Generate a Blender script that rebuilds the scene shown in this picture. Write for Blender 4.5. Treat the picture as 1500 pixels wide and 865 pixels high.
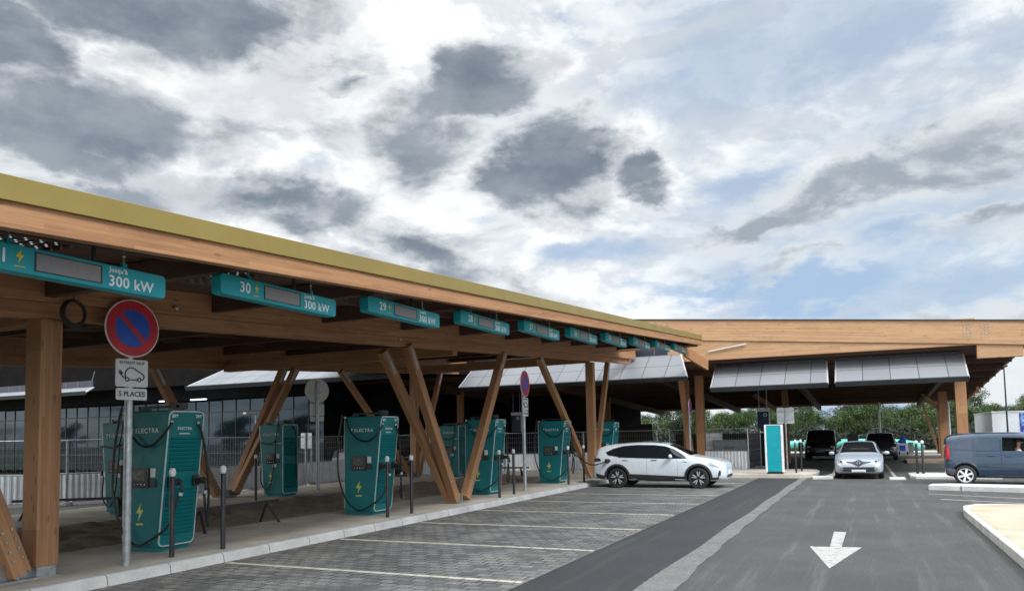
import bpy, bmesh, math, random
from mathutils import Vector, Matrix
random.seed(7)
R = math.radians
for o in list(bpy.data.objects): bpy.data.objects.remove(o)
scn = bpy.context.scene
COL = scn.collection
V = Vector

# ------------------------------------------------------------------ camera
H = 1.85
yaw, pitch, roll = R(24.7437), math.atan(76/1127), 0.020
F = V((-math.sin(yaw)*math.cos(pitch), math.cos(yaw)*math.cos(pitch), math.sin(pitch)))
Rt = V((math.cos(yaw), math.sin(yaw), 0)); U = Rt.cross(F)
Rt2 = Rt*math.cos(roll) - U*math.sin(roll); U2 = U*math.cos(roll) + Rt*math.sin(roll)
cd = bpy.data.cameras.new('camera'); cam = bpy.data.objects.new('camera', cd); COL.objects.link(cam)
m = Matrix((Rt2, U2, -F)).transposed().to_4x4(); m.translation = (0, 0, H); cam.matrix_world = m
cd.sensor_width = 36; cd.lens = 1127/1500*36; cd.shift_y = 130/1500; cd.clip_end = 5000; cd.clip_start = .05
scn.camera = cam

# ------------------------------------------------------------------ light
SUN_AZ, SUN_EL = 122.0, 42.0          # azimuth from +Y towards +X, degrees
world = bpy.data.worlds.new('World'); scn.world = world; world.use_nodes = True
scn.view_settings.view_transform = 'Standard'; scn.view_settings.look = 'None'
scn.view_settings.gamma = 1; scn.view_settings.use_curve_mapping = False
scn.view_settings.exposure = 0.35
sd = bpy.data.lights.new('sun', 'SUN'); sd.energy = 1.5; sd.angle = R(10); sd.color = (1, .95, .87)
so = bpy.data.objects.new('sun', sd); COL.objects.link(so)
sdir = V((math.sin(R(SUN_AZ))*math.cos(R(SUN_EL)), math.cos(R(SUN_AZ))*math.cos(R(SUN_EL)), math.sin(R(SUN_EL))))
so.rotation_euler = sdir.to_track_quat('Z', 'Y').to_euler()

class NT:
    """tiny node-tree helper"""
    def __init__(s, tree): s.t = tree; s.n = tree.nodes; s.l = tree.links
    def node(s, typ, **kw):
        n = s.n.new(typ)
        for k, v in kw.items(): setattr(n, k, v)
        return n
    def set(s, sock, v):
        if isinstance(v, bpy.types.NodeSocket): s.l.new(v, sock)
        else: sock.default_value = v
    def math(s, op, a, b=0.0, c=0.0, clamp=False):
        n = s.node('ShaderNodeMath', operation=op, use_clamp=clamp)
        s.set(n.inputs[0], a); s.set(n.inputs[1], b); s.set(n.inputs[2], c); return n.outputs[0]
    def vmath(s, op, a, b=(0, 0, 0), out=0):
        n = s.node('ShaderNodeVectorMath', operation=op)
        s.set(n.inputs[0], a); s.set(n.inputs[1], b); return n.outputs[out]
    def mix(s, f, a, b, blend='MIX'):
        n = s.node('ShaderNodeMix', data_type='RGBA', blend_type=blend)
        s.set(n.inputs[0], f)
        s.set(n.inputs[6], a if not isinstance(a, tuple) else (*a, 1)[:4])
        s.set(n.inputs[7], b if not isinstance(b, tuple) else (*b, 1)[:4])
        return n.outputs[2]
    def smooth(s, v, a, b, lo=0.0, hi=1.0):
        n = s.node('ShaderNodeMapRange', interpolation_type='SMOOTHSTEP')
        s.set(n.inputs[0], v); s.set(n.inputs[1], a); s.set(n.inputs[2], b); s.set(n.inputs[3], lo); s.set(n.inputs[4], hi)
        return n.outputs[0]
    def noise(s, vec, scale, detail=4, rough=.55, dist=0.0, color=False):
        n = s.node('ShaderNodeTexNoise'); s.set(n.inputs['Vector'], vec)
        n.inputs['Scale'].default_value = scale; n.inputs['Detail'].default_value = detail
        n.inputs['Roughness'].default_value = rough; n.inputs['Distortion'].default_value = dist
        return n.outputs[1 if color else 0]
    def mapping(s, vec, scale=(1, 1, 1), loc=(0, 0, 0), rot=(0, 0, 0)):
        n = s.node('ShaderNodeMapping'); s.set(n.inputs[0], vec)
        n.inputs[1].default_value = loc; n.inputs[2].default_value = rot; n.inputs[3].default_value = scale
        return n.outputs[0]

def build_sky():
    t = NT(world.node_tree); t.n.clear()
    co = t.node('ShaderNodeTexCoord').outputs['Generated']
    d = t.vmath('NORMALIZE', co)
    sx = t.node('ShaderNodeSeparateXYZ'); t.set(sx.inputs[0], d); X, Y, Z = sx.outputs
    az = t.math('MULTIPLY', t.math('ARCTAN2', X, Y), 57.2958)
    el = t.math('MULTIPLY', t.math('ARCSINE', Z), 57.2958)
    n3 = t.mapping(d, (1, 1, 2.0))
    warp = t.noise(n3, 4.5, 9, .6, color=True)
    w = t.node('ShaderNodeSeparateXYZ'); t.set(w.inputs[0], warp)
    wf = t.noise(n3, 14, 7, .62, color=True)
    w2 = t.node('ShaderNodeSeparateXYZ'); t.set(w2.inputs[0], wf)
    def wsum(a, o1, k1, o2, k2):
        return t.math('ADD', t.math('ADD', a, t.math('MULTIPLY', t.math('SUBTRACT', o1, .5), k1)),
                      t.math('MULTIPLY', t.math('SUBTRACT', o2, .5), k2))
    azw = wsum(az, w.outputs[0], 13, w2.outputs[0], 4.0)
    elw = wsum(el, w.outputs[1], 7.5, w2.outputs[1], 2.8)
    cv = t.node('ShaderNodeCombineXYZ'); t.set(cv.inputs[0], azw); t.set(cv.inputs[1], elw)
    P = cv.outputs[0]
    def blobs(lst):
        acc = None
        for (a, e, ra, re, rot, k) in lst:
            q = t.mapping(t.vmath('SUBTRACT', P, (a, e, 0)), (1, 1, 1), (0, 0, 0), (0, 0, R(-rot)))
            q = t.vmath('MULTIPLY', q, (1/ra, 1/re, 0))
            L = t.vmath('LENGTH', q, out=1)
            v = t.math('MULTIPLY', t.math('SUBTRACT', 1.0, L), k)
            acc = v if acc is None else t.math('MAXIMUM', acc, v)
        return acc
    dark = blobs([(-49, 28.2, 9.5, 4.4, 0, 1.0), (-57, 30.5, 7, 2.6, 0, 1), (-54.5, 20.8, 9.0, 3.6, 0, 1.1), (-61, 24.0, 6.5, 3.0, 0, 1),
                  (-41.0, 16.4, 8.5, 2.6, -8, .9), (-51, 16.0, 7, 1.8, 0, .7), (-21.8, 19.6, 6.0, 4.0, -5, 1.2), (-28.2, 24.6, 6.2, 2.2, 12, .8),
                  (-14.6, 18.8, 3.2, 1.7, -12, .85), (-18.5, 20.0, 3.0, 1.8, 0, .6), (-31.5, 19.5, 4.6, 3.4, 0, .55), (-37, 25.3, 2.2, 1.1, 0, .8), (-31, 13.2, 7, 2.0, -18, .55), (-25, 11.5, 6, 1.4, -14, .5),
                  (-45, 33, 16, 3.5, 0, .9), (-24, 33, 6, 2.2, 0, .6),
                  (30, 26, 14, 5, 0, .8), (60, 18, 16, 5, 0, .8), (-95, 25, 22, 7, 0, .9), (110, 30, 30, 8, 0, .8), (170, 25, 30, 8, 0, .8), (-150, 28, 24, 7, 0, .8)])
    soft = blobs([(5.5, 17.4, 10.5, 3.2, 14, 1.0), (-2, 15.2, 6, 2.6, 18, .8), (-7.5, 13.8, 4.5, 1.2, 8, .9), (-3, 11.5, 4, .8, 15, .6),
                  (9, 7.5, 8, 1.4, 10, .8), (14, 20, 9, 3, 15, .9), (-35, 11, 10, 1.5, 0, .7), (-12.5, 7.5, 6, .7, 0, .7), (10, 13, 4, .8, 12, .6)])
    # cloud relief: a fractal field and the same field sampled a little higher, so that tops read lit
    plane = t.node('ShaderNodeCombineXYZ'); den = t.math('ADD', t.math('MAXIMUM', Z, 0.0), .16)
    t.set(plane.inputs[0], t.math('DIVIDE', X, den)); t.set(plane.inputs[1], t.math('DIVIDE', Y, den))
    PP = plane.outputs[0]
    def fbm(vec, sc, de=9, ro=.58, di=.25): return t.noise(vec, sc, de, ro, di)
    A = t.mapping(n3, (1, 1, 1)); A2 = t.vmath('ADD', A, (-.012, .004, .045))
    f1 = fbm(A, 5.5); f1b = fbm(A2, 5.5)
    relief = t.smooth(t.math('SUBTRACT', f1, f1b), -.13, .15)
    f2 = fbm(t.vmath('ADD', PP, (3.1, 1.7, 0)), 1.6, 10, .6, .4)
    left = t.smooth(az, 2, -38)
    cir = t.noise(t.mapping(P, (.030, .085, 1), rot=(0, 0, R(-16))), 1.0, 10, .62, .8)
    big = t.noise(n3, 2.6, 4, .5)
    holes = blobs([(-10, 24.5, 7, 2.6, 10, .45), (-18.5, 13.6, 6, 1.5, -6, 1.1), (-40, 19.3, 2.0, 1.0, 0, 1.2), (-3, 9.4, 7, 1.3, 4, 1.0), (-12, 10, 7, 1.1, 0, .9), (-20, 29, 4, 1.6, 0, .7), (0, 24, 8, 2.5, 10, .6), (-6, 17.5, 6, 2, 10, .7), (-26, 15.8, 3.5, .9, -10, .8), (5, 12, 5, 1, 5, .6)])
    veil = t.math('ADD', t.math('ADD', t.math('MULTIPLY', cir, .95), t.math('MULTIPLY', f2, .55)), t.math('MULTIPLY', left, .24))
    veil = t.math('SUBTRACT', veil, t.math('MULTIPLY', t.math('MAXIMUM', holes, 0.0), .42))
    fv = t.smooth(veil, .52, .94)
    blue = t.mix(t.smooth(el, 3, 20), (.33, .49, .71), (.40, .49, .625))
    white = t.mix(left, (.66, .72, .77), (.93, .94, .94))
    white = t.mix(t.math('MULTIPLY', t.smooth(relief, .62, .12), .50), white, (.44, .49, .55))
    col = t.mix(fv, blue, white)
    low = t.math('MULTIPLY', t.smooth(elw, 9.0, 6.0), t.smooth(f1, .44, .56))
    col = t.mix(t.math('MULTIPLY', low, .75), col, (.80, .82, .82))
    # soft grey clouds
    soft = t.math('ADD', soft, t.math('MULTIPLY', t.math('SUBTRACT', f1, .5), 1.5))
    sf = t.smooth(soft, -.22, .36)
    shade = t.smooth(t.math('ADD', soft, t.math('MULTIPLY', t.math('SUBTRACT', .5, relief), .9)), .10, .85)
    col = t.mix(sf, col, t.mix(shade, (.66, .70, .73), (.33, .37, .42)))
    # dark cumulus, bright at the torn edges
    dark = t.math('ADD', dark, t.math('ADD', .05, t.math('MULTIPLY', t.math('SUBTRACT', f1, .5), 1.8)))
    mid = t.math('ADD', t.math('MULTIPLY', t.math('SUBTRACT', f2, .5), 2.2), t.math('ADD', t.math('MULTIPLY', left, .55), -.62))
    dark = t.math('MAXIMUM', dark, t.math('MINIMUM', mid, .22))
    rim = t.math('MULTIPLY', t.smooth(dark, -.55, -.05), t.smooth(relief, .2, .8, .30, .85))
    col = t.mix(rim, col, (1.0, 1.0, .98))
    body = t.smooth(dark, -.14, .36)
    core = t.smooth(t.math('ADD', dark, t.math('MULTIPLY', t.math('SUBTRACT', .5, relief), .75)), -.05, .62)
    dcol = t.mix(core, (.60, .62, .65), t.mix(t.smooth(t.noise(n3, 8, 7, .62), .30, .66), (.165, .198, .24), (.30, .335, .375)))
    col = t.mix(body, col, dcol)
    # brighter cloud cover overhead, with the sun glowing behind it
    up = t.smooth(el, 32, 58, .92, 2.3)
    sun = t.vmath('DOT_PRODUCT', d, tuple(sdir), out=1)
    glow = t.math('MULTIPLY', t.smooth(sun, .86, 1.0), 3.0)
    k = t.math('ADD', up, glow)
    k = t.math('MULTIPLY', k, t.smooth(Y, .25, -.55, 1.0, 1.9))  # unseen sky behind the camera brightened as added fill for surfaces facing it
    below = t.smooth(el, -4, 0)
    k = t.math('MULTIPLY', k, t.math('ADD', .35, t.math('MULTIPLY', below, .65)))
    sky = t.node('ShaderNodeTexSky', sky_type='NISHITA'); sky.sun_disc = False
    sky.sun_elevation = R(SUN_EL); sky.sun_rotation = R(SUN_AZ)
    b1 = t.node('ShaderNodeBackground'); t.set(b1.inputs[0], sky.outputs[0]); b1.inputs[1].default_value = .1
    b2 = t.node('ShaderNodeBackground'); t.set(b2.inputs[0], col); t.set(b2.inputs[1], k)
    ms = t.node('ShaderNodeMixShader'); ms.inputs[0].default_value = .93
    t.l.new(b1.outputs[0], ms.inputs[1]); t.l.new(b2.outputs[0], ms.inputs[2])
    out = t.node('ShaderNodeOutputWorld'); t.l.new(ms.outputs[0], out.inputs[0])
build_sky()

# ------------------------------------------------------------------ materials
def mat(name, col=(.5, .5, .5), rough=.6, metal=0.0, build=None, coat=0.0, vary=.12, vscale=6.0, bump=0.0, spec=.5):
    m = bpy.data.materials.new(name); m.use_nodes = True
    t = NT(m.node_tree); b = t.n['Principled BSDF']
    b.inputs['Roughness'].default_value = rough; b.inputs['Metallic'].default_value = metal
    b.inputs['Coat Weight'].default_value = coat; b.inputs['Specular IOR Level'].default_value = spec
    oc = t.node('ShaderNodeTexCoord').outputs['Object']
    if build: build(t, b, oc)
    else:
        n = t.noise(oc, vscale, 5, .6)
        c = t.mix(t.smooth(n, .3, .7), tuple(x*(1-vary) for x in col), tuple(min(1, x*(1+vary)) for x in col))
        t.set(b.inputs['Base Color'], c)
        t.set(b.inputs['Roughness'], t.smooth(t.noise(oc, vscale*2.3, 3), .3, .7, max(0.02, rough*.85), min(1, rough*1.15)))
        if bump: bumpn(t, b, t.noise(oc, vscale*6, 5, .65), bump)
    return m
def bumpn(t, b, h, dist=.003, strength=1.0):
    n = t.node('ShaderNodeBump'); n.inputs['Distance'].default_value = dist; n.inputs['Strength'].default_value = strength
    t.set(n.inputs['Height'], h); t.set(b.inputs['Normal'], n.outputs[0])

def wood(c1, c2, lam=.045):
    def f(t, b, oc):
        info = t.node('ShaderNodeObjectInfo').outputs['Random']
        off = t.vmath('SCALE', (13.0, 7.0, 5.0)); 
        off.node.inputs['Scale'].default_value = 1; t.l.new(info, off.node.inputs['Scale'])
        p = t.vmath('ADD', oc, off)
        g = t.noise(t.mapping(p, (1.2, 26, 26)), 1.6, 7, .65, .3)
        g2 = t.noise(t.mapping(p, (.7, 3, 3)), 1.5, 4, .6)
        sx = t.node('ShaderNodeSeparateXYZ'); t.set(sx.inputs[0], p)
        lay = t.math('FLOOR', t.math('DIVIDE', sx.outputs[2], lam))
        seg = t.math('FLOOR', t.math('ADD', t.math('DIVIDE', sx.outputs[0], 2.3), t.math('MULTIPLY', lay, .37)))
        wn = t.node('ShaderNodeTexWhiteNoise', noise_dimensions='2D'); cv = t.node('ShaderNodeCombineXYZ')
        t.set(cv.inputs[0], lay); t.set(cv.inputs[1], seg); t.set(wn.inputs['Vector'], cv.outputs[0])
        fr = t.math('FRACT', t.math('DIVIDE', sx.outputs[2], lam))
        line = t.math('LESS_THAN', fr, .06)
        f_ = t.math('ADD', t.math('MULTIPLY', g, .75), t.math('ADD', t.math('MULTIPLY', g2, .45), t.math('MULTIPLY', wn.outputs[0], .28)))
        c = t.mix(t.smooth(f_, .42, 1.02), c1, c2)
        kn = t.node('ShaderNodeTexVoronoi'); t.set(kn.inputs['Vector'], t.mapping(p, (2.2, 7, 7))); kn.inputs['Scale'].default_value = 1
        kk = t.smooth(kn.outputs['Distance'], .16, .08)
        c = t.mix(t.math('MULTIPLY', kk, .5), c, tuple(x*.30 for x in c1))
        c = t.mix(t.math('MULTIPLY', line, .30), c, tuple(x*.45 for x in c1))
        # weathering streaks and water marks
        st = t.smooth(t.noise(t.mapping(p, (.9, 2, 2)), 2.2, 5, .7), .52, .75)
        c = t.mix(t.math('MULTIPLY', st, .28), c, (.17, .115, .075))
        t.set(b.inputs['Base Color'], c)
        bumpn(t, b, g, .002, .5)
    return f
M = {}
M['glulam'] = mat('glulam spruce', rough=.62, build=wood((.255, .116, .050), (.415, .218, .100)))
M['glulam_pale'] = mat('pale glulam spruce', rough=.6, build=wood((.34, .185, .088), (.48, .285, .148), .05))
M['shaded_roof_wood'] = mat('shade-darkened brown roof wood', rough=.75, build=wood((.060, .028, .016), (.105, .052, .030), .14))  # brown timber with the deep shade under the roofs put into its colour
M['gold'] = mat('gold roof edging', (.29, .215, .060), .45, .35, vary=.06, vscale=.8, bump=.0006)
M['steel'] = mat('galvanised steel', (.42, .44, .45), .42, .85, vary=.2, vscale=9)
M['zinc'] = mat('light zinc flashing', (.6, .62, .64), .4, .4)
M['dark_steel'] = mat('dark steel', (.05, .055, .06), .45, .6)
M['black'] = mat('black paint', (.018, .018, .020), .42)
M['rubber'] = mat('black rubber', (.016, .016, .017), .62)
M['cable'] = mat('black cable', (.014, .014, .016), .48)
M['white'] = mat('white paint', (.72, .73, .73), .4, vary=.05)
M['sign_white'] = mat('white sign sheeting', (.70, .71, .70), .45, vary=.06, vscale=11)
M['sign_red'] = mat('red sign sheeting', (.52, .014, .030), .38, vary=.1, vscale=5)
M['sign_blue'] = mat('blue sign sheeting', (.010, .09, .52), .38, vary=.1, vscale=5)
M['navy'] = mat('navy panel', (.010, .016, .085), .4)
M['teal'] = mat('teal powder coat', (.001, .155, .165), .42, vary=.07, vscale=3, spec=.35)
M['teal_light'] = mat('bright teal panel', (.003, .30, .35), .42, vary=.06, vscale=3, spec=.4)
M['teal_trim'] = mat('pale trim', (.55, .62, .62), .35, .2)
M['ink_white'] = mat('white lettering', (.78, .80, .80), .5, vary=.02)
M['ink_black'] = mat('black lettering', (.015, .015, .015), .5, vary=.02)
M['yellow'] = mat('yellow lettering', (.62, .50, .02), .5, vary=.04)
M['yellow_pale'] = mat('lime yellow decal', (.58, .62, .10), .5, vary=.04)
M['screen_grey'] = mat('switched off display', (.20, .19, .19), .35, vary=.05, vscale=30)
M['screen_dark'] = mat('dark touch screen', (.012, .012, .014), .12)
M['screen_pic'] = mat('dim screen picture', (.05, .055, .045), .2, vary=.8, vscale=22)
M['glass'] = mat('dark car glass', (.010, .012, .014), .04, vary=.0, spec=.6)
M['fglass'] = mat('facade glass', (.010, .014, .02), .03, vary=.1, spec=.5); M['fglass'].node_tree.nodes['Principled BSDF'].inputs['Specular Tint'].default_value = (.55, .78, 1, 1)
M['lens'] = mat('headlamp lens', (.35, .38, .40), .12, .3)
M['red_lens'] = mat('red tail lamp', (.45, .02, .02), .2)
M['chrome'] = mat('chrome', (.75, .76, .78), .12, 1.0, vary=.02)
M['alloy'] = mat('alloy rim', (.60, .61, .62), .35, .6)
M['paint_white'] = mat('pearl white car paint', (.56, .60, .63), .28, vary=.02, coat=.6)
M['paint_silver'] = mat('silver car paint', (.40, .44, .49), .34, .35, vary=.02, coat=.3)
M['paint_blue'] = mat('slate blue van paint', (.018, .044, .080), .32, .25, vary=.06, coat=.9)
M['paint_black'] = mat('black car paint', (.012, .012, .014), .2, .1, coat=.8)
M['paint_dark'] = mat('dark grey car paint', (.03, .032, .036), .25, .3, coat=.8)
M['paint_red'] = mat('red car paint', (.28, .015, .02), .3, coat=.6)
M['plastic_dark'] = mat('black trim plastic', (.022, .023, .025), .6)
M['bumper_grey'] = mat('grey bumper plastic', (.10, .10, .11), .6)
M['skin'] = mat('skin', (.46, .26, .18), .5, vary=.06)
M['cloth'] = mat('pale shirt', (.55, .50, .47), .85)
M['hair'] = mat('dark hair', (.03, .02, .015), .7)
M['dark_clad'] = mat('dark cladding', (.010, .011, .012), .9, vary=.25, vscale=1.2, spec=.08)
M['brown_clad'] = mat('dark brown boards', rough=.8, build=wood((.028, .022, .018), (.05, .038, .030), .15))
M['soffit'] = mat('dark soffit', (.010, .009, .009), .95, vary=.2, vscale=1, spec=.05)
M['hoard'] = mat('corrugated white sheet', (.74, .75, .76), .45, .0, vary=.10, vscale=2.5)
M['bark'] = mat('bark', (.09, .07, .05), .9, bump=.01)
M['inflat'] = mat('sea green plastic', (.10, .40, .34), .35)
M['grey_box'] = mat('grey cabinet', (.22, .24, .25), .5)
M['trailer'] = mat('white trailer side', (.52, .55, .57), .45, vary=.1, vscale=1)

def f_pv(t, b, oc):
    br = t.node('ShaderNodeTexBrick'); t.set(br.inputs['Vector'], oc); br.offset = 0
    br.inputs['Scale'].default_value = 1; br.inputs['Brick Width'].default_value = 1.02; br.inputs['Row Height'].default_value = 1.0
    br.inputs['Mortar Size'].default_value = .022
    wn = t.node('ShaderNodeTexWhiteNoise', noise_dimensions='1D'); sx = t.node('ShaderNodeSeparateXYZ'); t.set(sx.inputs[0], oc)
    t.set(wn.inputs['W'], t.math('FLOOR', t.math('DIVIDE', sx.outputs[0], 1.02)))
    base = t.mix(wn.outputs[0], (.195, .20, .212), (.22, .226, .24))
    c = t.mix(br.outputs['Fac'], base, (.09, .095, .105)); t.set(b.inputs['Base Color'], c); b.inputs['Specular IOR Level'].default_value = .25
M['pv_pale'] = mat('pale glass panel', rough=.7, build=f_pv)
def f_pvd(t, b, oc):
    br = t.node('ShaderNodeTexBrick'); t.set(br.inputs['Vector'], oc); br.offset = 0
    br.inputs['Scale'].default_value = 1; br.inputs['Brick Width'].default_value = 1.02; br.inputs['Row Height'].default_value = .9
    br.inputs['Mortar Size'].default_value = .015
    t.set(b.inputs['Base Color'], t.mix(br.outputs['Fac'], (.018, .020, .040), (.12, .13, .17)))
M['pv_dark'] = mat('dark solar cells', rough=.3, build=f_pvd)
def f_pvg(t, b, oc):      # see-through solar glass: square cells with clear gaps
    br = t.node('ShaderNodeTexBrick'); t.set(br.inputs['Vector'], oc); br.offset = 0
    br.inputs['Scale'].default_value = 1; br.inputs['Brick Width'].default_value = .165; br.inputs['Row Height'].default_value = .165
    br.inputs['Mortar Size'].default_value = .014
    b.inputs['Base Color'].default_value = (.02, .022, .03, 1)
    t.set(b.inputs['Alpha'], t.math('SUBTRACT', 1.0, t.math('MULTIPLY', br.outputs['Fac'], .9)))
M['pv_glass'] = mat('see-through solar glass', rough=.2, build=f_pvg)
def f_concrete(c, joint=None):
    def f(t, b, oc):
        n = t.noise(oc, 1.1, 8, .65); n2 = t.noise(oc, 45, 4, .7)
        k = t.math('ADD', t.math('MULTIPLY', n, .8), t.math('MULTIPLY', n2, .35))
        col = t.mix(t.smooth(k, .38, .78), tuple(x*.72 for x in c), tuple(x*1.18 for x in c))
        sp = t.smooth(t.noise(oc, 3.2, 6, .7), .58, .72)
        col = t.mix(t.math('MULTIPLY', sp, .35), col, tuple(x*.5 for x in c))
        if joint:
            sx = t.node('ShaderNodeSeparateXYZ'); t.set(sx.inputs[0], oc)
            fr = t.math('FRACT', t.math('DIVIDE', sx.outputs[1], joint))
            col = t.mix(t.math('LESS_THAN', fr, .018/joint*1.0), col, tuple(x*.35 for x in c))
        t.set(b.inputs['Base Color'], col); bumpn(t, b, n2, .004, .6)
    return f
M['slab'] = mat('sandy concrete', rough=.85, build=f_concrete((.50, .45, .375)))
M['kerb'] = mat('kerb concrete', rough=.8, build=f_concrete((.42, .425, .42), 1.0))
M['kerb_white'] = mat('pale kerb', rough=.75, build=f_concrete((.56, .55, .52), 1.0))
M['gravel'] = mat('beige resin gravel', rough=.9, build=f_concrete((.50, .40, .29)))
def f_asphalt(c1, c2, dust=0.0):
    def f(t, b, oc):
        n = t.noise(oc, .55, 7, .6); g = t.noise(oc, 70, 5, .8); g3 = t.noise(t.mapping(oc, (3.6, .16, 1), rot=(0, 0, -.03)), 1.0, 8, .7)
        v = t.node('ShaderNodeTexVoronoi'); t.set(v.inputs['Vector'], oc); v.inputs['Scale'].default_value = 55
        c = t.mix(t.smooth(n, .32, .68), c1, c2)
        sp = t.math('ADD', t.math('MULTIPLY', g, .9), t.math('MULTIPLY', v.outputs['Distance'], .3))
        c = t.mix(t.smooth(sp, .45, .85), tuple(x*.62 for x in c1), c)
        c = t.mix(t.math('MULTIPLY', t.smooth(g, .58, .72), .6), c, (.24, .235, .225))
        c = t.mix(t.math('MULTIPLY', t.smooth(g3, .50, .74), dust), c, (.26, .25, .225))
        # tyre tracks and oil
        oil = t.smooth(t.noise(t.mapping(oc, (1.0, .35, 1), loc=(4, 2, 0)), 1.4, 6, .6), .60, .72)
        c = t.mix(t.math('MULTIPLY', oil, .30), c, (.035, .035, .037))
        scuff = t.smooth(t.noise(t.mapping(oc, (5, 1.1, 1), rot=(0, 0, .4)), 1.7, 6, .75), .66, .74)
        c = t.mix(t.math('MULTIPLY', scuff, dust*.35), c, (.28, .27, .25))
        t.set(b.inputs['Base Color'], c); bumpn(t, b, g, .012, 1.0)
    return f
M['asphalt'] = mat('worn asphalt', rough=.82, build=f_asphalt((.070, .068, .065), (.122, .118, .111), .30))
M['asphalt_new'] = mat('fresh asphalt', rough=.8, build=f_asphalt((.032, .033, .035), (.052, .052, .054), .10))
def f_strip(t, b, oc):
    n = t.noise(oc, 2.4, 8, .7); g = t.noise(oc, 50, 4, .8)
    c = t.mix(t.smooth(n, .35, .62), (.17, .165, .155), (.28, .27, .245))
    c = t.mix(t.smooth(g, .4, .7), tuple([.10]*3), c); t.set(b.inputs['Base Color'], c); bumpn(t, b, g, .006)
M['strip'] = mat('dusty concrete seam', rough=.9, build=f_strip)
def f_paver(t, b, oc):
    br = t.node('ShaderNodeTexBrick')
    nw = t.noise(oc, 7, 3, .5, color=True)
    t.set(br.inputs['Vector'], t.vmath('ADD', oc, t.vmath('MULTIPLY', t.vmath('SUBTRACT', nw, (.5, .5, .5)), (.02, .02, 0))))
    br.offset = .5
    br.inputs['Scale'].default_value = 1; br.inputs['Brick Width'].default_value = .25; br.inputs['Row Height'].default_value = .20
    br.inputs['Mortar Size'].default_value = .016; br.inputs['Mortar Smooth'].default_value = .3; br.inputs['Bias'].default_value = 0
    br.inputs['Color1'].default_value = (.085, .084, .082, 1); br.inputs['Color2'].default_value = (.215, .208, .195, 1)
    n = t.noise(oc, .8, 7, .65); g = t.noise(oc, 60, 4, .75)
    c = t.mix(t.smooth(n, .46, .68), br.outputs['Color'], (.27, .26, .235))
    c = t.mix(t.smooth(g, .62, .30), c, (.06, .06, .06))
    j = t.mix(t.smooth(t.noise(oc, 1.3, 4), .42, .62), (.035, .036, .033), (.085, .085, .070))
    c = t.mix(br.outputs['Fac'], c, j)
    t.set(b.inputs['Base Color'], c)
    bumpn(t, b, t.math('SUBTRACT', t.math('MULTIPLY', g, .2), br.outputs['Fac']), .012, .6)
M['paver'] = mat('dark block paving', rough=.85, build=f_paver)
def f_mark(c):
    def f(t, b, oc):
        n = t.noise(oc, 9, 7, .7); g = t.noise(oc, 60, 3, .7)
        k = t.smooth(t.math('ADD', n, t.math('MULTIPLY', g, .4)), .56, .70)
        t.set(b.inputs['Base Color'], t.mix(k, tuple(x*.45 for x in c), c))
    return f
M['mark'] = mat('worn road paint', rough=.7, build=f_mark((.40, .395, .37)))
def f_cream(t, b, oc):
    n = t.noise(oc, 3, 5, .6)
    sx = t.node('ShaderNodeSeparateXYZ'); t.set(sx.inputs[0], oc)
    fr = t.math('FRACT', t.math('DIVIDE', sx.outputs[0], .245))
    c = t.mix(t.smooth(n, .3, .7), (.40, .37, .29), (.56, .52, .42))
    t.set(b.inputs['Base Color'], t.mix(t.math('LESS_THAN', fr, .06), c, (.10, .10, .09)))
M['cream'] = mat('cream marking pavers', rough=.8, build=f_cream)
def f_soil(t, b, oc):
    n = t.noise(oc, 2.5, 9, .7); g = t.noise(oc, 22, 6, .75)
    c = t.mix(t.smooth(n, .35, .65), (.29, .215, .15), (.43, .35, .265))
    c = t.mix(t.smooth(g, .55, .7), c, (.36, .32, .27)); t.set(b.inputs['Base Color'], c); bumpn(t, b, g, .08, 1)
M['soil'] = mat('rough earth', rough=.95, build=f_soil)
def f_leaf(c1, c2):
    def f(t, b, oc):
        gi = t.node('ShaderNodeNewGeometry')
        r = t.node('ShaderNodeTexWhiteNoise', noise_dimensions='1D'); t.set(r.inputs['W'], gi.outputs['Random Per Island'])
        c = t.mix(r.outputs[0], c1, c2); c = t.mix(t.smooth(t.noise(oc, .9, 3), .35, .65), tuple(x*.6 for x in c1), c)
        t.set(b.inputs['Base Color'], c)
    return f
M['leaf'] = mat('green leaves', rough=.7, build=f_leaf((.022, .060, .009), (.078, .140, .020)))
M['leaf_dark'] = mat('dark leaves', rough=.7, build=f_leaf((.014, .032, .011), (.036, .066, .022)))
M['leaf_light'] = mat('light leaves', rough=.7, build=f_leaf((.036, .076, .012), (.11, .165, .028)))
M['hedge'] = mat('dark undergrowth', rough=.8, build=f_leaf((.010, .016, .009), (.028, .042, .018)))
def f_ground(t, b, oc):
    n = t.noise(oc, .08, 8, .65); g = t.noise(oc, 6, 5, .7)
    c = t.mix(t.smooth(n, .4, .6), (.13, .135, .06), (.22, .20, .13)); c = t.mix(t.smooth(g, .4, .7), c, (.09, .10, .045))
    t.set(b.inputs['Base Color'], c)
M['ground'] = mat('dry grass ground', rough=.95, build=f_ground)
def f_trail(t, b, oc):
    n = t.noise(oc, 2.6, 5, .6)
    c = t.mix(t.smooth(n, .45, .52), (.02, .035, .20), (.16, .28, .55)); c = t.mix(t.smooth(n, .58, .62), c, (.55, .58, .66))
    t.set(b.inputs['Base Color'], c)
M['trailer_art'] = mat('blue mottled print', rough=.4, build=f_trail)

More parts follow.
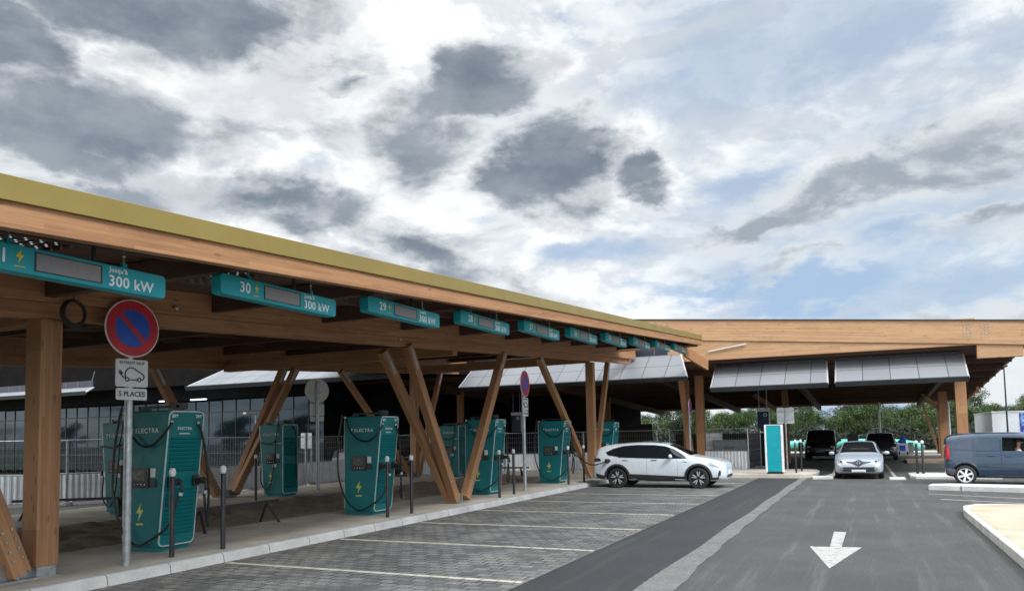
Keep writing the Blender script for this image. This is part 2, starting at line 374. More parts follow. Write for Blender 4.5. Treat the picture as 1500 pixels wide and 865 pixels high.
# ------------------------------------------------------------------ builders
class MB:
    def __init__(s): s.v = []; s.f = []; s.m = []
    def add(s, vs, fs, mi=0):
        o = len(s.v); s.v += [tuple(x) for x in vs]; s.f += [tuple(i+o for i in f) for f in fs]; s.m += [mi]*len(fs)
    def box(s, c, d, mi=0, rot=None):
        x, y, z = d[0]/2, d[1]/2, d[2]/2
        vs = [V((a*x, b*y, c_*z)) for a in (-1, 1) for b in (-1, 1) for c_ in (-1, 1)]
        if rot: vs = [rot @ v for v in vs]
        vs = [v+V(c) for v in vs]
        s.add(vs, [(0, 1, 3, 2), (4, 6, 7, 5), (0, 4, 5, 1), (2, 3, 7, 6), (0, 2, 6, 4), (1, 5, 7, 3)], mi); return s
    def bb(s, x0, x1, y0, y1, z0, z1, mi=0): return s.box(((x0+x1)/2, (y0+y1)/2, (z0+z1)/2), (abs(x1-x0), abs(y1-y0), abs(z1-z0)), mi)
    def tube(s, pts, r, n=8, mi=0, caps=True, r2=None):
        pts = [V(p) for p in pts]; rings = []; up = None
        for i, p in enumerate(pts):
            t = (pts[min(i+1, len(pts)-1)]-pts[max(i-1, 0)]).normalized()
            if up is None: up = t.orthogonal().normalized()
            else:
                up = (up - t*up.dot(t)); up = up.normalized() if up.length > 1e-6 else t.orthogonal().normalized()
            b = t.cross(up); rr = r if r2 is None else r+(r2-r)*i/(len(pts)-1)
            rings.append([p+(up*math.cos(2*math.pi*k/n)+b*math.sin(2*math.pi*k/n))*rr for k in range(n)])
        vs = [v for rg in rings for v in rg]; fs = []
        for i in range(len(pts)-1):
            for k in range(n):
                a, b_ = i*n+k, i*n+(k+1) % n; fs.append((a, b_, b_+n, a+n))
        if caps: fs.append(tuple(range(n))[::-1]); fs.append(tuple((len(pts)-1)*n+k for k in range(n)))
        s.add(vs, fs, mi); return s
    def lathe(s, prof, c, axis='z', n=24, mi=0):
        vs = []; fs = []
        for (r, h) in prof:
            for k in range(n):
                a = 2*math.pi*k/n; p, q = r*math.cos(a), r*math.sin(a)
                vs.append(V(c)+(V((p, q, h)) if axis == 'z' else V((p, h, q)) if axis == 'y' else V((h, p, q))))
        for i in range(len(prof)-1):
            for k in range(n):
                a, b_ = i*n+k, i*n+(k+1) % n; fs.append((a, b_, b_+n, a+n))
        s.add(vs, fs, mi); return s
    def sphere(s, c, r, mi=0, n=14, sc=(1, 1, 1)):
        vs = []; fs = []; mm = n//2
        for i in range(mm+1):
            for k in range(n):
                t, a = math.pi*i/mm, 2*math.pi*k/n
                vs.append((c[0]+r*sc[0]*math.sin(t)*math.cos(a), c[1]+r*sc[1]*math.sin(t)*math.sin(a), c[2]+r*sc[2]*math.cos(t)))
        for i in range(mm):
            for k in range(n):
                a, b_ = i*n+k, i*n+(k+1) % n; fs.append((a, a+n, b_+n, b_))
        s.add(vs, fs, mi); return s
    def prism(s, poly, fn0, fn1, mi=0):
        """poly of 2d points, mapped by fn0 (front) and fn1 (back)"""
        n = len(poly); vs = [fn0(*p) for p in poly]+[fn1(*p) for p in poly]
        fs = [tuple(range(n)), tuple(range(2*n-1, n-1, -1))]+[(i, i+n, (i+1) % n+n, (i+1) % n) for i in range(n)]
        s.add(vs, fs, mi); return s
    def build(s, name, mats, parent=None, loc=(0, 0, 0), smooth=False, bevel=0, rotz=0, label=None, fix=True):
        me = bpy.data.meshes.new(name); me.from_pydata(s.v, [], s.f)
        if not isinstance(mats, (list, tuple)): mats = [mats]
        for m_ in mats: me.materials.append(m_)
        me.polygons.foreach_set('material_index', s.m)
        if fix:
            bm = bmesh.new(); bm.from_mesh(me); bmesh.ops.remove_doubles(bm, verts=bm.verts, dist=1e-5)
            bmesh.ops.recalc_face_normals(bm, faces=bm.faces); bm.to_mesh(me); bm.free()
        if smooth:
            me.polygons.foreach_set('use_smooth', [True]*len(me.polygons))
            if smooth != 'all': me.set_sharp_from_angle(angle=R(40))
        o = bpy.data.objects.new(name, me); COL.objects.link(o); o.location = loc; o.rotation_euler[2] = rotz
        if parent: o.parent = parent
        if bevel:
            b = o.modifiers.new('bevel', 'BEVEL'); b.width = bevel; b.segments = 2; b.limit_method = 'ANGLE'
        if label: o['label'] = label
        return o
def tag(o, label=None, cat=None, group=None, kind=None):
    for k, v in (('label', label), ('category', cat), ('group', group), ('kind', kind)):
        if v: o[k] = v
    return o
def thing(name, loc, label, cat, group=None, rz=0):
    o = bpy.data.objects.new(name, None); COL.objects.link(o); o.location = loc; o.rotation_euler[2] = rz
    o.empty_display_size = .2
    return tag(o, label, cat, group)
def copy_tree(o, parent=None):
    c = o.copy(); COL.objects.link(c)
    if parent: c.parent = parent
    for ch in list(o.children): copy_tree(ch, c)
    return c
def beam(name, p0, p1, w, h, m_, parent, bevel=.006, up=(0, 0, 1), label=None):
    """timber or bar from p0 to p1 (centre line), local x along its length so that the grain follows it"""
    po = parent.location if parent else V((0, 0, 0))
    p0, p1 = V(p0), V(p1); L = (p1-p0).length; x = (p1-p0).normalized()
    y = V(up).cross(x).normalized(); z = x.cross(y)
    b = MB(); b.bb(0, L, -w/2, w/2, -h/2, h/2); o = b.build(name, m_, parent, bevel=bevel, label=label)
    mm = Matrix((x, y, z)).transposed().to_4x4(); mm.translation = p0-V(po)
    o.matrix_local = mm; return o
FACE_PX = Matrix(((0, 0, 1), (1, 0, 0), (0, 1, 0)))      # text x -> +Y, y -> Z, faces +X
FACE_NY = Matrix(((1, 0, 0), (0, 0, -1), (0, 1, 0)))     # faces -Y
def text(name, body, size, m_, parent, loc, face, align='CENTER', bold=.0, depth=.004, sx=1, spacing=1.0):
    c = bpy.data.curves.new(name, 'FONT'); c.body = body; c.size = size; c.extrude = depth; c.offset = bold*size
    c.align_x = align; c.align_y = 'CENTER'; c.resolution_u = 3; c.space_character = spacing
    tmp = bpy.data.objects.new('tmp', c); COL.objects.link(tmp)
    dg = bpy.context.evaluated_depsgraph_get()
    me = bpy.data.meshes.new_from_object(tmp.evaluated_get(dg)); bpy.data.objects.remove(tmp); me.name = name
    me.materials.clear(); me.materials.append(m_)
    me.transform(Matrix.Diagonal((sx, 1, 1, 1)))
    o = bpy.data.objects.new(name, me); COL.objects.link(o); o.parent = parent
    mm = face.to_4x4(); mm.translation = V(loc); o.matrix_local = mm
    return o
BOLT = [(.10, .50), (-.30, -.06), (-.03, -.06), (-.12, -.48), (.30, .12), (.03, .12)]
def flat(name, poly, m_, parent, loc, face, depth=.004, label=None):
    b = MB(); b.prism(poly, lambda x, y: (x, y, depth), lambda x, y: (x, y, -.004))
    o = b.build(name, m_, parent, label=label); mm = face.to_4x4(); mm.translation = V(loc); o.matrix_local = mm; return o
def rrect(w, h, r, n=5, cx=0, cy=0):
    pts = []
    for (sx, sy, a0) in ((1, 1, 0), (-1, 1, 90), (-1, -1, 180), (1, -1, 270)):
        for k in range(n+1):
            a = R(a0+90*k/n); pts.append((cx+sx*(w/2-r)+r*math.cos(a), cy+sy*(h/2-r)+r*math.sin(a)))
    return pts
def circ(r, n=40, cx=0, cy=0, a0=0, a1=360): return [(cx+r*math.cos(R(a0+(a1-a0)*k/n)), cy+r*math.sin(R(a0+(a1-a0)*k/n))) for k in range(n if a1-a0 == 360 else n+1)]
def curve_pts(ctrl, n=24):
    """Catmull-Rom through control points"""
    P = [V(p) for p in ctrl]; P = [P[0]*2-P[1]]+P+[P[-1]*2-P[-2]]; out = []
    for i in range(1, len(P)-2):
        for k in range(n):
            t = k/n; a, b, c, d = P[i-1:i+3]
            out.append(.5*((2*b)+(c-a)*t+(2*a-5*b+4*c-d)*t*t+(3*b-a-3*c+d)*t**3))
    out.append(P[-2]); return out
def S(name, mb, m_, label=None, **kw):
    o = mb.build(name, m_, **kw); o['kind'] = 'structure'
    if label: o['label'] = label
    return o
def sheet(pts, z): 
    b = MB(); b.add([(x, y, z) for x, y in pts], [tuple(range(len(pts)))]); return b

# ------------------------------------------------------------------ ground and paving
S('ground', sheet([(-900, -400), (900, -400), (900, 1500), (-900, 1500)], -.02), M['ground'], 'dry grassy ground reaching to the horizon')
S('road', sheet([(-45, -30), (60, -30), (60, 63), (-45, 63)], 0), M['asphalt'], 'worn grey asphalt lane and car park')
b = MB()
N = 40
for i in range(N):      # fresh asphalt strip along the bays, with a slightly wavering edge
    y0, y1 = 2+i*(30.0/N), 2+(i+1)*(30.0/N)
    ex = lambda y: -2.62+.02*math.sin(y*1.1)+(.004*y)
    b.add([(-4.02, y0, .004), (ex(y0), y0, .004), (ex(y1), y1, .004), (-4.02, y1, .004)], [(0, 1, 2, 3)])
S('fresh_asphalt', b, M['asphalt_new'], 'darker strip of fresh asphalt beside the paved bays')
b = MB()
for i in range(N*6):
    y0, y1 = 2+i*(5.0/N), 2+(i+1)*(5.0/N)
    e0 = lambda y: -2.64+.02*math.sin(y*1.1)+.008*math.sin(y*23)+(.004*y)
    e1 = lambda y: -2.36+.02*math.sin(y*2.7)+.008*math.sin(y*9.1)+.004*y+.22*math.exp(-max(0, y-8)/4)
    b.add([(e0(y0), y0, .008), (e1(y0), y0, .008), (e1(y1), y1, .008), (e0(y1), y1, .008)], [(0, 1, 2, 3)])
S('concrete_seam', b, M['strip'], 'dusty pale seam between the old and the fresh asphalt')
S('paved_bays', sheet([(-9.12, 0), (-4.02, 0), (-4.02, 32.2), (-9.12, 32.2)], .008), M['paver'], 'charging bays laid in dark grey concrete blocks')
BY = [8.99+2.8*k-5.6 for k in range(11)]
b = MB()
for y in BY:
    if y > 31.5: continue
    b.add([(-9.0, y-.055, .012), (-4.06, y-.055, .012), (-4.06, y+.055, .012), (-9.0, y+.055, .012)], [(0, 1, 2, 3)])
S('bay_markings', b, M['cream'], 'cream paver lines dividing the charging bays')
# kerbs and walks
b = MB(); b.prism([(-9.36, 0), (-9.36, .15), (-9.14, .15), (-9.10, .12), (-9.08, 0)], lambda x, z: (x, -4, z), lambda x, z: (x, 32.0, z))
S('kerb', b, M['kerb'], 'grey concrete kerb along the charger walk')
b = MB(); b.bb(-11.72, -9.362, -4, 32.0, -.01, .148)
S('walk', b, M['slab'], 'sandy concrete walk in front of the chargers')
b = MB()
gx, gy = 26, 150
vs = []
for i in range(gx+1):
    for j in range(gy+1):
        x = -15.7+3.98*i/gx; y = -4+34*j/gy; e = min(i, gx-i)/3
        vs.append((x, y, .13+min(1, e)*(.05*math.sin(x*3.1+y*1.7)+.035*math.sin(y*4.3-x*6)+random.uniform(-.05, .07))))
b.add(vs, [(i*(gy+1)+j, (i+1)*(gy+1)+j, (i+1)*(gy+1)+j+1, i*(gy+1)+j+1) for i in range(gx) for j in range(gy)])
S('earth_strip', b, M['soil'], 'strip of rough bare earth between the two walks', smooth='all')
b = MB(); b.bb(-19.4, -15.702, -4, 32, -.01, .150); b.bb(-15.702, -11.722, 30.0, 32, -.01, .149); S('rear_walk', b, M['slab'], 'sandy concrete walk behind the earth strip')
b = MB(); b.prism([(-30, 32.003), (-30, 36.6), (-2.6, 36.6), (-2.15, 36.2), (-1.95, 35.2), (-1.9, 33.4), (-2.1, 32.4), (-2.5, 32.003)], lambda x, y: (x, y, .146), lambda x, y: (x, y, -.01))
S('entry_island', b, M['slab'], 'pale kerbed island carrying the teal totem')
def island(name, poly, label, top, edge=M['kerb_white'], h=.15, inset=.16):
    b = MB(); b.prism(poly, lambda x, y: (x, y, h-.004), lambda x, y: (x, y, -.01)); S(name, b, edge, label+', its kerb', bevel=.015)
    if inset:
        cx = sum(p[0] for p in poly)/len(poly); cy = sum(p[1] for p in poly)/len(poly)
        pp = []
        for x, y in poly:
            d = V((cx-x, cy-y)); L = d.length; k = inset*1.4/L; pp.append((x+d.x*k, y+d.y*k))
        b = MB(); b.add([(x, y, h+.001) for x, y in pp], [tuple(range(len(pp)))]); S(name+'_top', b, top, label+', its top')
island('gravel_island', [(1.70, 5), (1.75, 12), (1.72, 18.6), (1.80, 19.5), (2.1, 20.0), (2.6, 20.15), (9.5, 19.3), (9.5, 5)], 'beige gravel island at right', M['gravel'])
island('median', [(1.55, 26.3), (9.5, 19.9+3.6), (9.5, 25.2), (2.2, 27.2), (1.7, 27.0)], 'narrow pale median in front of the blue van', M['kerb_white'], inset=0)
b = MB()
for (x0, y0, x1, y1, w) in ((1.45, 24.75, 7.5, 21.0, .10), (1.62, 22.9, 6.5, 19.95+.35, .12)):
    d = V((x1-x0, y1-y0)).normalized(); n = V((-d.y, d.x))*w/2
    b.add([(x0+n.x, y0+n.y, .004), (x0-n.x, y0-n.y, .004), (x1-n.x, y1-n.y, .004), (x1+n.x, y1+n.y, .004)], [(0, 1, 2, 3)])
S('edge_lines', b, M['mark'], 'two white lines beside the median')
island('bollard_island', [(1.35, 32.4), (1.5, 31.9), (4.2, 31.9), (4.2, 34.2), (1.6, 34.8), (1.35, 34.4)], 'low pale island under the pair of bollards', M['kerb_white'], h=.10, inset=0)
island('lane_nose', [(.62, 31.2), (1.15, 31.2), (1.15, 32.4), (.62, 32.4)], 'small pale concrete nose at the end of the lane line', M['kerb_white'], h=.05, inset=0)
island('corner_kerb', [(-2.0, 31.4), (-1.3, 31.5), (-1.15, 34.0), (-1.35, 38.5), (-1.5, 38.5), (-1.4, 34.0), (-1.62, 32.2), (-2.1, 31.9)], 'curved pale kerb left of the silver car', M['kerb_white'], h=.10, inset=0)
b = MB()
b.add([(.80, 32.5, .004), (.92, 32.5, .004), (.78, 45, .004), (.66, 45, .004)], [(0, 1, 2, 3)])
b.add([(-6, 40.2, .004), (-1.8, 40.2, .004), (-1.8, 40.35, .004), (-6, 40.35, .004)], [(0, 1, 2, 3)])
b.add([(1.2, 37.2, .004), (8, 37.2, .004), (8, 37.35, .004), (1.2, 37.35, .004)], [(0, 1, 2, 3)])
S('lane_lines', b, M['mark'], 'white lane lines beyond the silver car')
b = MB(); b.add([(x, y, .004) for x, y in [(-.56, 11.25), (-.94, 13.3), (-.64, 13.3), (-.655, 15.3), (-.45, 15.3), (-.47, 13.34), (-.18, 13.38)]], [(0, 1, 2, 3, 4, 5, 6)])
S('road_arrow', b, M['mark'], 'white arrow painted on the lane pointing at the viewer')
b = MB(); b.bb(-30, 30, 62.9, 66.5, -.01, .12); b.bb(1.0, 16, 56, 59.5, -.01, .11); S('far_walk', b, M['kerb_white'], 'pale kerbed walk beyond the parked cars')
b = MB(); b.bb(1.8, 9, 46, 50, -.01, .12); S('far_island', b, M['soil'], 'brown earth island behind the bollards')

# ------------------------------------------------------------------ charging canopy
can = thing('charging_canopy', (-13, 17, 0), 'long timber canopy with gold roof edge sheltering the teal chargers', 'canopy')
SL = .0662
ztop = lambda y: 3.715+SL*y
Y0, Y1 = -5.0, 31.7
XF, XB = -6.0, -21.6
beam('gold_edging', (XF-.03, Y0, ztop(Y0)-.095), (XF-.03, Y1, ztop(Y1)-.095), .05, .20, M['gold'], can, .004)
beam('fascia_board', (XF-.10, Y0, ztop(Y0)-.30), (XF-.10, Y1-.02, ztop(Y1)-.30), .12, .215, M['glulam'], can)
beam('gold_edging', (XB, Y0, ztop(Y0)-.095), (XB, Y1, ztop(Y1)-.095), .05, .20, M['gold'], can, .004)
beam('fascia_board', (XB+.1, Y0, ztop(Y0)-.31), (XB+.1, Y1-.02, ztop(Y1)-.31), .12, .215, M['glulam'], can)
def slab(name, x0, x1, dz, th, m_, ya=Y0, yb=Y1):
    b = MB(); L = math.hypot(yb-ya, SL*(yb-ya))
    b.bb(0, L, -abs(x1-x0)/2, abs(x1-x0)/2, -th/2, th/2); o = b.build(name, m_, can)
    x = V((0, 1, SL)).normalized(); y = V((0, 0, 1)).cross(x); z = x.cross(y)
    mm = Matrix((x, y, z)).transposed().to_4x4(); mm.translation = V(((x0+x1)/2, ya, ztop(ya)+dz))-can.location; o.matrix_local = mm
slab('roof_deck', XB+.03, -9.3, -.06, .06, M['shaded_roof_wood'])
slab('roof_deck', -7.1, XF-.06, -.06, .06, M['shaded_roof_wood'])
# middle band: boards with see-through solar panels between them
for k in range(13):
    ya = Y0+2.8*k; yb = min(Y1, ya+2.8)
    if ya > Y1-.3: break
    slab('roof_deck', -9.298, -7.102, -.06, .06, M['shaded_roof_wood'], ya, min(yb, ya+1.15))
    if yb-ya > 1.2: slab('solar_panel', -8.6, -7.3, -.05, .02, M['pv_glass'], ya+1.16, ya+2.1); slab('roof_deck', -9.298, -8.602, -.06, .06, M['shaded_roof_wood'], ya+1.152, ya+2.1); slab('roof_deck', -7.298, -7.102, -.06, .06, M['shaded_roof_wood'], ya+1.152, ya+2.1); slab('roof_deck', -9.298, -7.102, -.06, .06, M['shaded_roof_wood'], ya+2.102, yb-.002)
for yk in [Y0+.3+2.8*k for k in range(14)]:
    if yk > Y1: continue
    beam('rafter', (XF-.17, yk, ztop(yk)-.24), (XB+.2, yk, ztop(yk)-.24), .12, .26, M['shaded_roof_wood'], can)
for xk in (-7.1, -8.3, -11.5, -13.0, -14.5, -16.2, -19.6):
    beam('purlin', (xk, Y0, ztop(Y0)-.15), (xk, Y1, ztop(Y1)-.15), .08, .12, M['shaded_roof_wood'], can)
# main beams: upper glulam with a lower timber set back under it
ENDY = 34.6
for (x, dz, yend, pb) in ((-9.75, 0, ENDY, .28), (-18.0, -.05, 33.5, .28)):
    zb = lambda y: 3.235+.0555*y+dz
    beam('main_beam', (x, Y0, zb(Y0)+.24+.14), (x, yend, zb(yend)+.24+.14), .26, .50, M['glulam'], can, .008)
    beam('lower_beam', (x-.10, Y0, zb(Y0)+.02), (x-.10, yend-.6, zb(yend-.6)+.02), .20, .215, M['glulam'], can, .008)
beam('cross_beam', (-9.9, 6.6, 3.62), (-18, 6.6, 3.6), .24, .34, M['glulam'], can)
beam('cross_beam', (-9.9, 17.9, 4.2), (-18, 17.9, 4.18), .24, .34, M['glulam'], can)
beam('cross_beam', (-9.9, 28.8, 4.86), (-18, 28.8, 4.8), .24, .34, M['glulam'], can)
zb = lambda y: 3.115+.0565*y
def column(x, y, ztp, w=.30, d=.30):
    o = beam('column', (x, y, .30), (x, y, ztp), w, d, M['glulam'], can, .008, up=(0, 1, 0))
    b = MB(); b.bb(-.13, .13, -.13, .13, -.17, 0, 0); b.bb(-.17, .17, -.17, .17, -.185, -.17, 0)
    b.build('base_shoe', M['steel'], can, V((x, y, .333))-can.location)
def leg(p0, p1, w=.20, d=.24):
    o = beam('brace', p0, p1, w, d, M['glulam'], can, .008)
    L = (V(p1)-V(p0)).length
    b = MB(); b.bb(L-.62, L-.02, -w/2-.004, w/2+.004, -.045, .045)
    for k in range(4):
        for s in (-1, 1): b.lathe([(0, -w/2-.016), (.014, -w/2-.016), (.014, w/2+.016), (0, w/2+.016)], (L-.14-.13*k, 0, .022*s), 'y', 8)
    b.build('tie_plate', M['steel'], o)
    b = MB()
    for k in range(4):
        for s in (-1, 1): b.lathe([(0, -w/2-.018), (.016, -w/2-.018), (.016, w/2+.018), (0, w/2+.018)], (.22+.13*k, 0, .06*s), 'y', 8)
    b.build('bolts', M['steel'], o)
    return o
def shoe(x, y):
    b = MB(); b.bb(-.20, .20, -.28, .28, -.03, 0); b.bb(-.015, .015, -.24, .24, 0, .2); b.bb(-.12, .12, -.015, .015, 0, .16)
    b.build('base_shoe', M['steel'], can, V((x, y, .185))-can.location)
for xc, s in ((-9.87, 1), (-18.0, -1)):
    column(xc, 6.62, zb(6.6)+.02); column(xc, 28.8, zb(28.8)-.05)
    shoe(xc, 17.9)
    for yb_ in (-4.6,):
        column(xc, yb_, zb(yb_))
    f = .28
    leg((xc+s*.06, 17.9-f, .24), (xc+s*.12, 15.3, zb(15.3)+.05)); s > 0 and leg((xc-s*.12, 17.9-f*.9, .26), (xc-s*.50, 15.2, zb(15.2)-.05), .18, .22)
    leg((xc+s*.05, 17.9+f, .24), (xc+s*.10, 20.6, zb(20.6)+.05))
    if s < 0: leg((xc-s*.12, 17.9+f*.9, .26), (xc-s*.50, 20.5, zb(20.5)-.02), .18, .22)
    leg((xc+s*.0, 28.8-.30, .24), (xc+s*.0, 23.6, zb(23.6)+.0), .18, .22); leg((xc, 28.8+.25, .24), (xc, 31.1, zb(31.1)), .18, .22)
    leg((xc+s*.06, 6.62-.32, .24), (xc+s*.10, 5.0, zb(5.0)+.1), .20, .24)
    if s > 0: leg((xc-s*.16, 6.62-.34, .24), (xc-s*1.15, 5.35, zb(5.35)+.1), .18, .22)
    shoe(xc, 28.8-.33); shoe(xc, 6.62-.36)
# short hip board closing the far end of the canopy
beam('end_board', (-6.75, 31.75, 5.22), (-6.35, 34.5, 4.82), .10, .46, M['glulam'], can)
beam('end_board', (-6.2, Y1, ztop(Y1)-.28), (XB+.1, Y1, ztop(Y1)-.28), .12, .34, M['glulam'], can)
# coil of spare cable hanging on the beam, dome camera, thin conduit
coil = MB(); coil.tube([(0, .17*math.cos(a*R(20)), .17*math.sin(a*R(20))) for a in range(19)], .022, 8); coil.tube([(.03, .155*math.cos(a*R(20)), .01+.155*math.sin(a*R(20))) for a in range(19)], .018, 8)
coil.tube([(0, 0, .15), (0, 0, .28)], .006, 6)
o = coil.build('cable_coil', M['cable'], loc=(-9.56, 6.8, 3.60), smooth=True); tag(o, 'black coil of spare cable hung on the main beam beside the near column', 'cable')
for (y, z) in ((14.75, 4.10), (8.50, 3.92)):
    b = MB(); b.lathe([(0, .03), (.03, .03), (.036, .005), (.03, -.02), (.018, -.033), (0, -.036)], (0, 0, 0), 'z', 14)
    o = b.build('dome_camera', M['steel'], loc=(-9.58, y, z), smooth=True)
    tag(o, 'small pale dome camera on the main beam, '+('above the V-shaped braces' if y > 12 else 'right of the round no parking sign'), 'camera')

# ------------------------------------------------------------------ hanging bay signs
def bay_sign(num, y0, z0):
    t = thing('bay_sign', (-6.5, y0, z0), LBS[31-num], 'sign', 'hanging bay signs')
    w, h = 2.06, .235
    poly = [(x+w/2, z+h/2) for x, z in rrect(w, h, .045)]
    poly = [(x-(.05*(1-z/h) if x < w/2 else 0)+.05*0, z) for x, z in poly]
    poly = [(x+(.06*(1-z/h) if x < w/2 else 0), z) for x, z in poly]
    b = MB(); b.prism(poly, lambda y, z: (0, y, z), lambda y, z: (-.15, y, z)); b.build('housing', M['teal_light'], t, bevel=.006)
    b = MB(); b.bb(-.02, .003, .70, 1.32, .045, .195); b.build('display', M['screen_grey'], t)
    b = MB()
    for a in ((.685, .70, .035, .205), (1.32, 1.335, .035, .205), (.70, 1.32, .195, .205), (.70, 1.32, .035, .045)): b.bb(-.02, .005, *a)
    b.build('display_frame', M['black'], t)
    text('number', str(num), .17, M['ink_white'], t, (.002, .375, .118), FACE_PX, bold=.010, spacing=1.06)
    flat('bolt_symbol', [(x*.12, z*.13) for x, z in BOLT], M['yellow'], t, (.002, .555, .138), FACE_PX)
    flat('underline', [(-.045, -.006), (.045, -.004), (.04, .006), (-.05, .004)], M['yellow'], t, (.002, .555, .050), FACE_PX)
    text('lettering', "Jusqu'à", .066, M['ink_white'], t, (.002, 1.41, .190), FACE_PX, 'LEFT', bold=.018, spacing=1.08)
    text('lettering', '300 kW', .146, M['ink_white'], t, (.002, 1.40, .080), FACE_PX, 'LEFT', bold=.014, spacing=1.07)
    zt = lambda y: ztop(y0+y)-.30-z0
    for yy in (.50, 1.62):
        b = MB(); b.bb(-.09, -.05, yy-.025, yy+.025, h, h+.055); b.build('lug', M['teal_light'], t)
        b = MB(); b.tube([(-.07, yy, h+.04), (-.07, yy, h+.12)], .010, 8); b.tube([(-.07, yy, h+.10), (-.07, yy, max(h+.14, zt(yy)+.14))], .005, 6)
        b.sphere((-.07, yy, h+.13), .018, n=8); b.build('hook', M['steel'], t, smooth=True)
    b = MB(); b.tube([(-.075, 1.30, h), (-.075, 1.30, h+.36)], .022, 8); b.build('conduit', M['dark_steel'], t)
LBS = ['nearest teal hanging bay sign, cut by the left picture edge', 'teal hanging sign reading 30, second from the left', 'teal hanging sign reading 29, above the V-shaped braces',
       'fourth teal hanging sign from the left, reading 28', 'fifth teal hanging sign from the left, reading 27', 'sixth teal hanging sign from the left, just before the far column',
       'seventh teal hanging sign, right above the far column', 'third teal hanging sign from the far canopy end', 'last but one teal hanging sign before the far canopy end', 'smallest teal hanging sign, at the far canopy end']
for i in range(10):
    bay_sign(31-i, 3.57+2.8*i, 3.325+.1865*i)
for i in range(4):
    pass

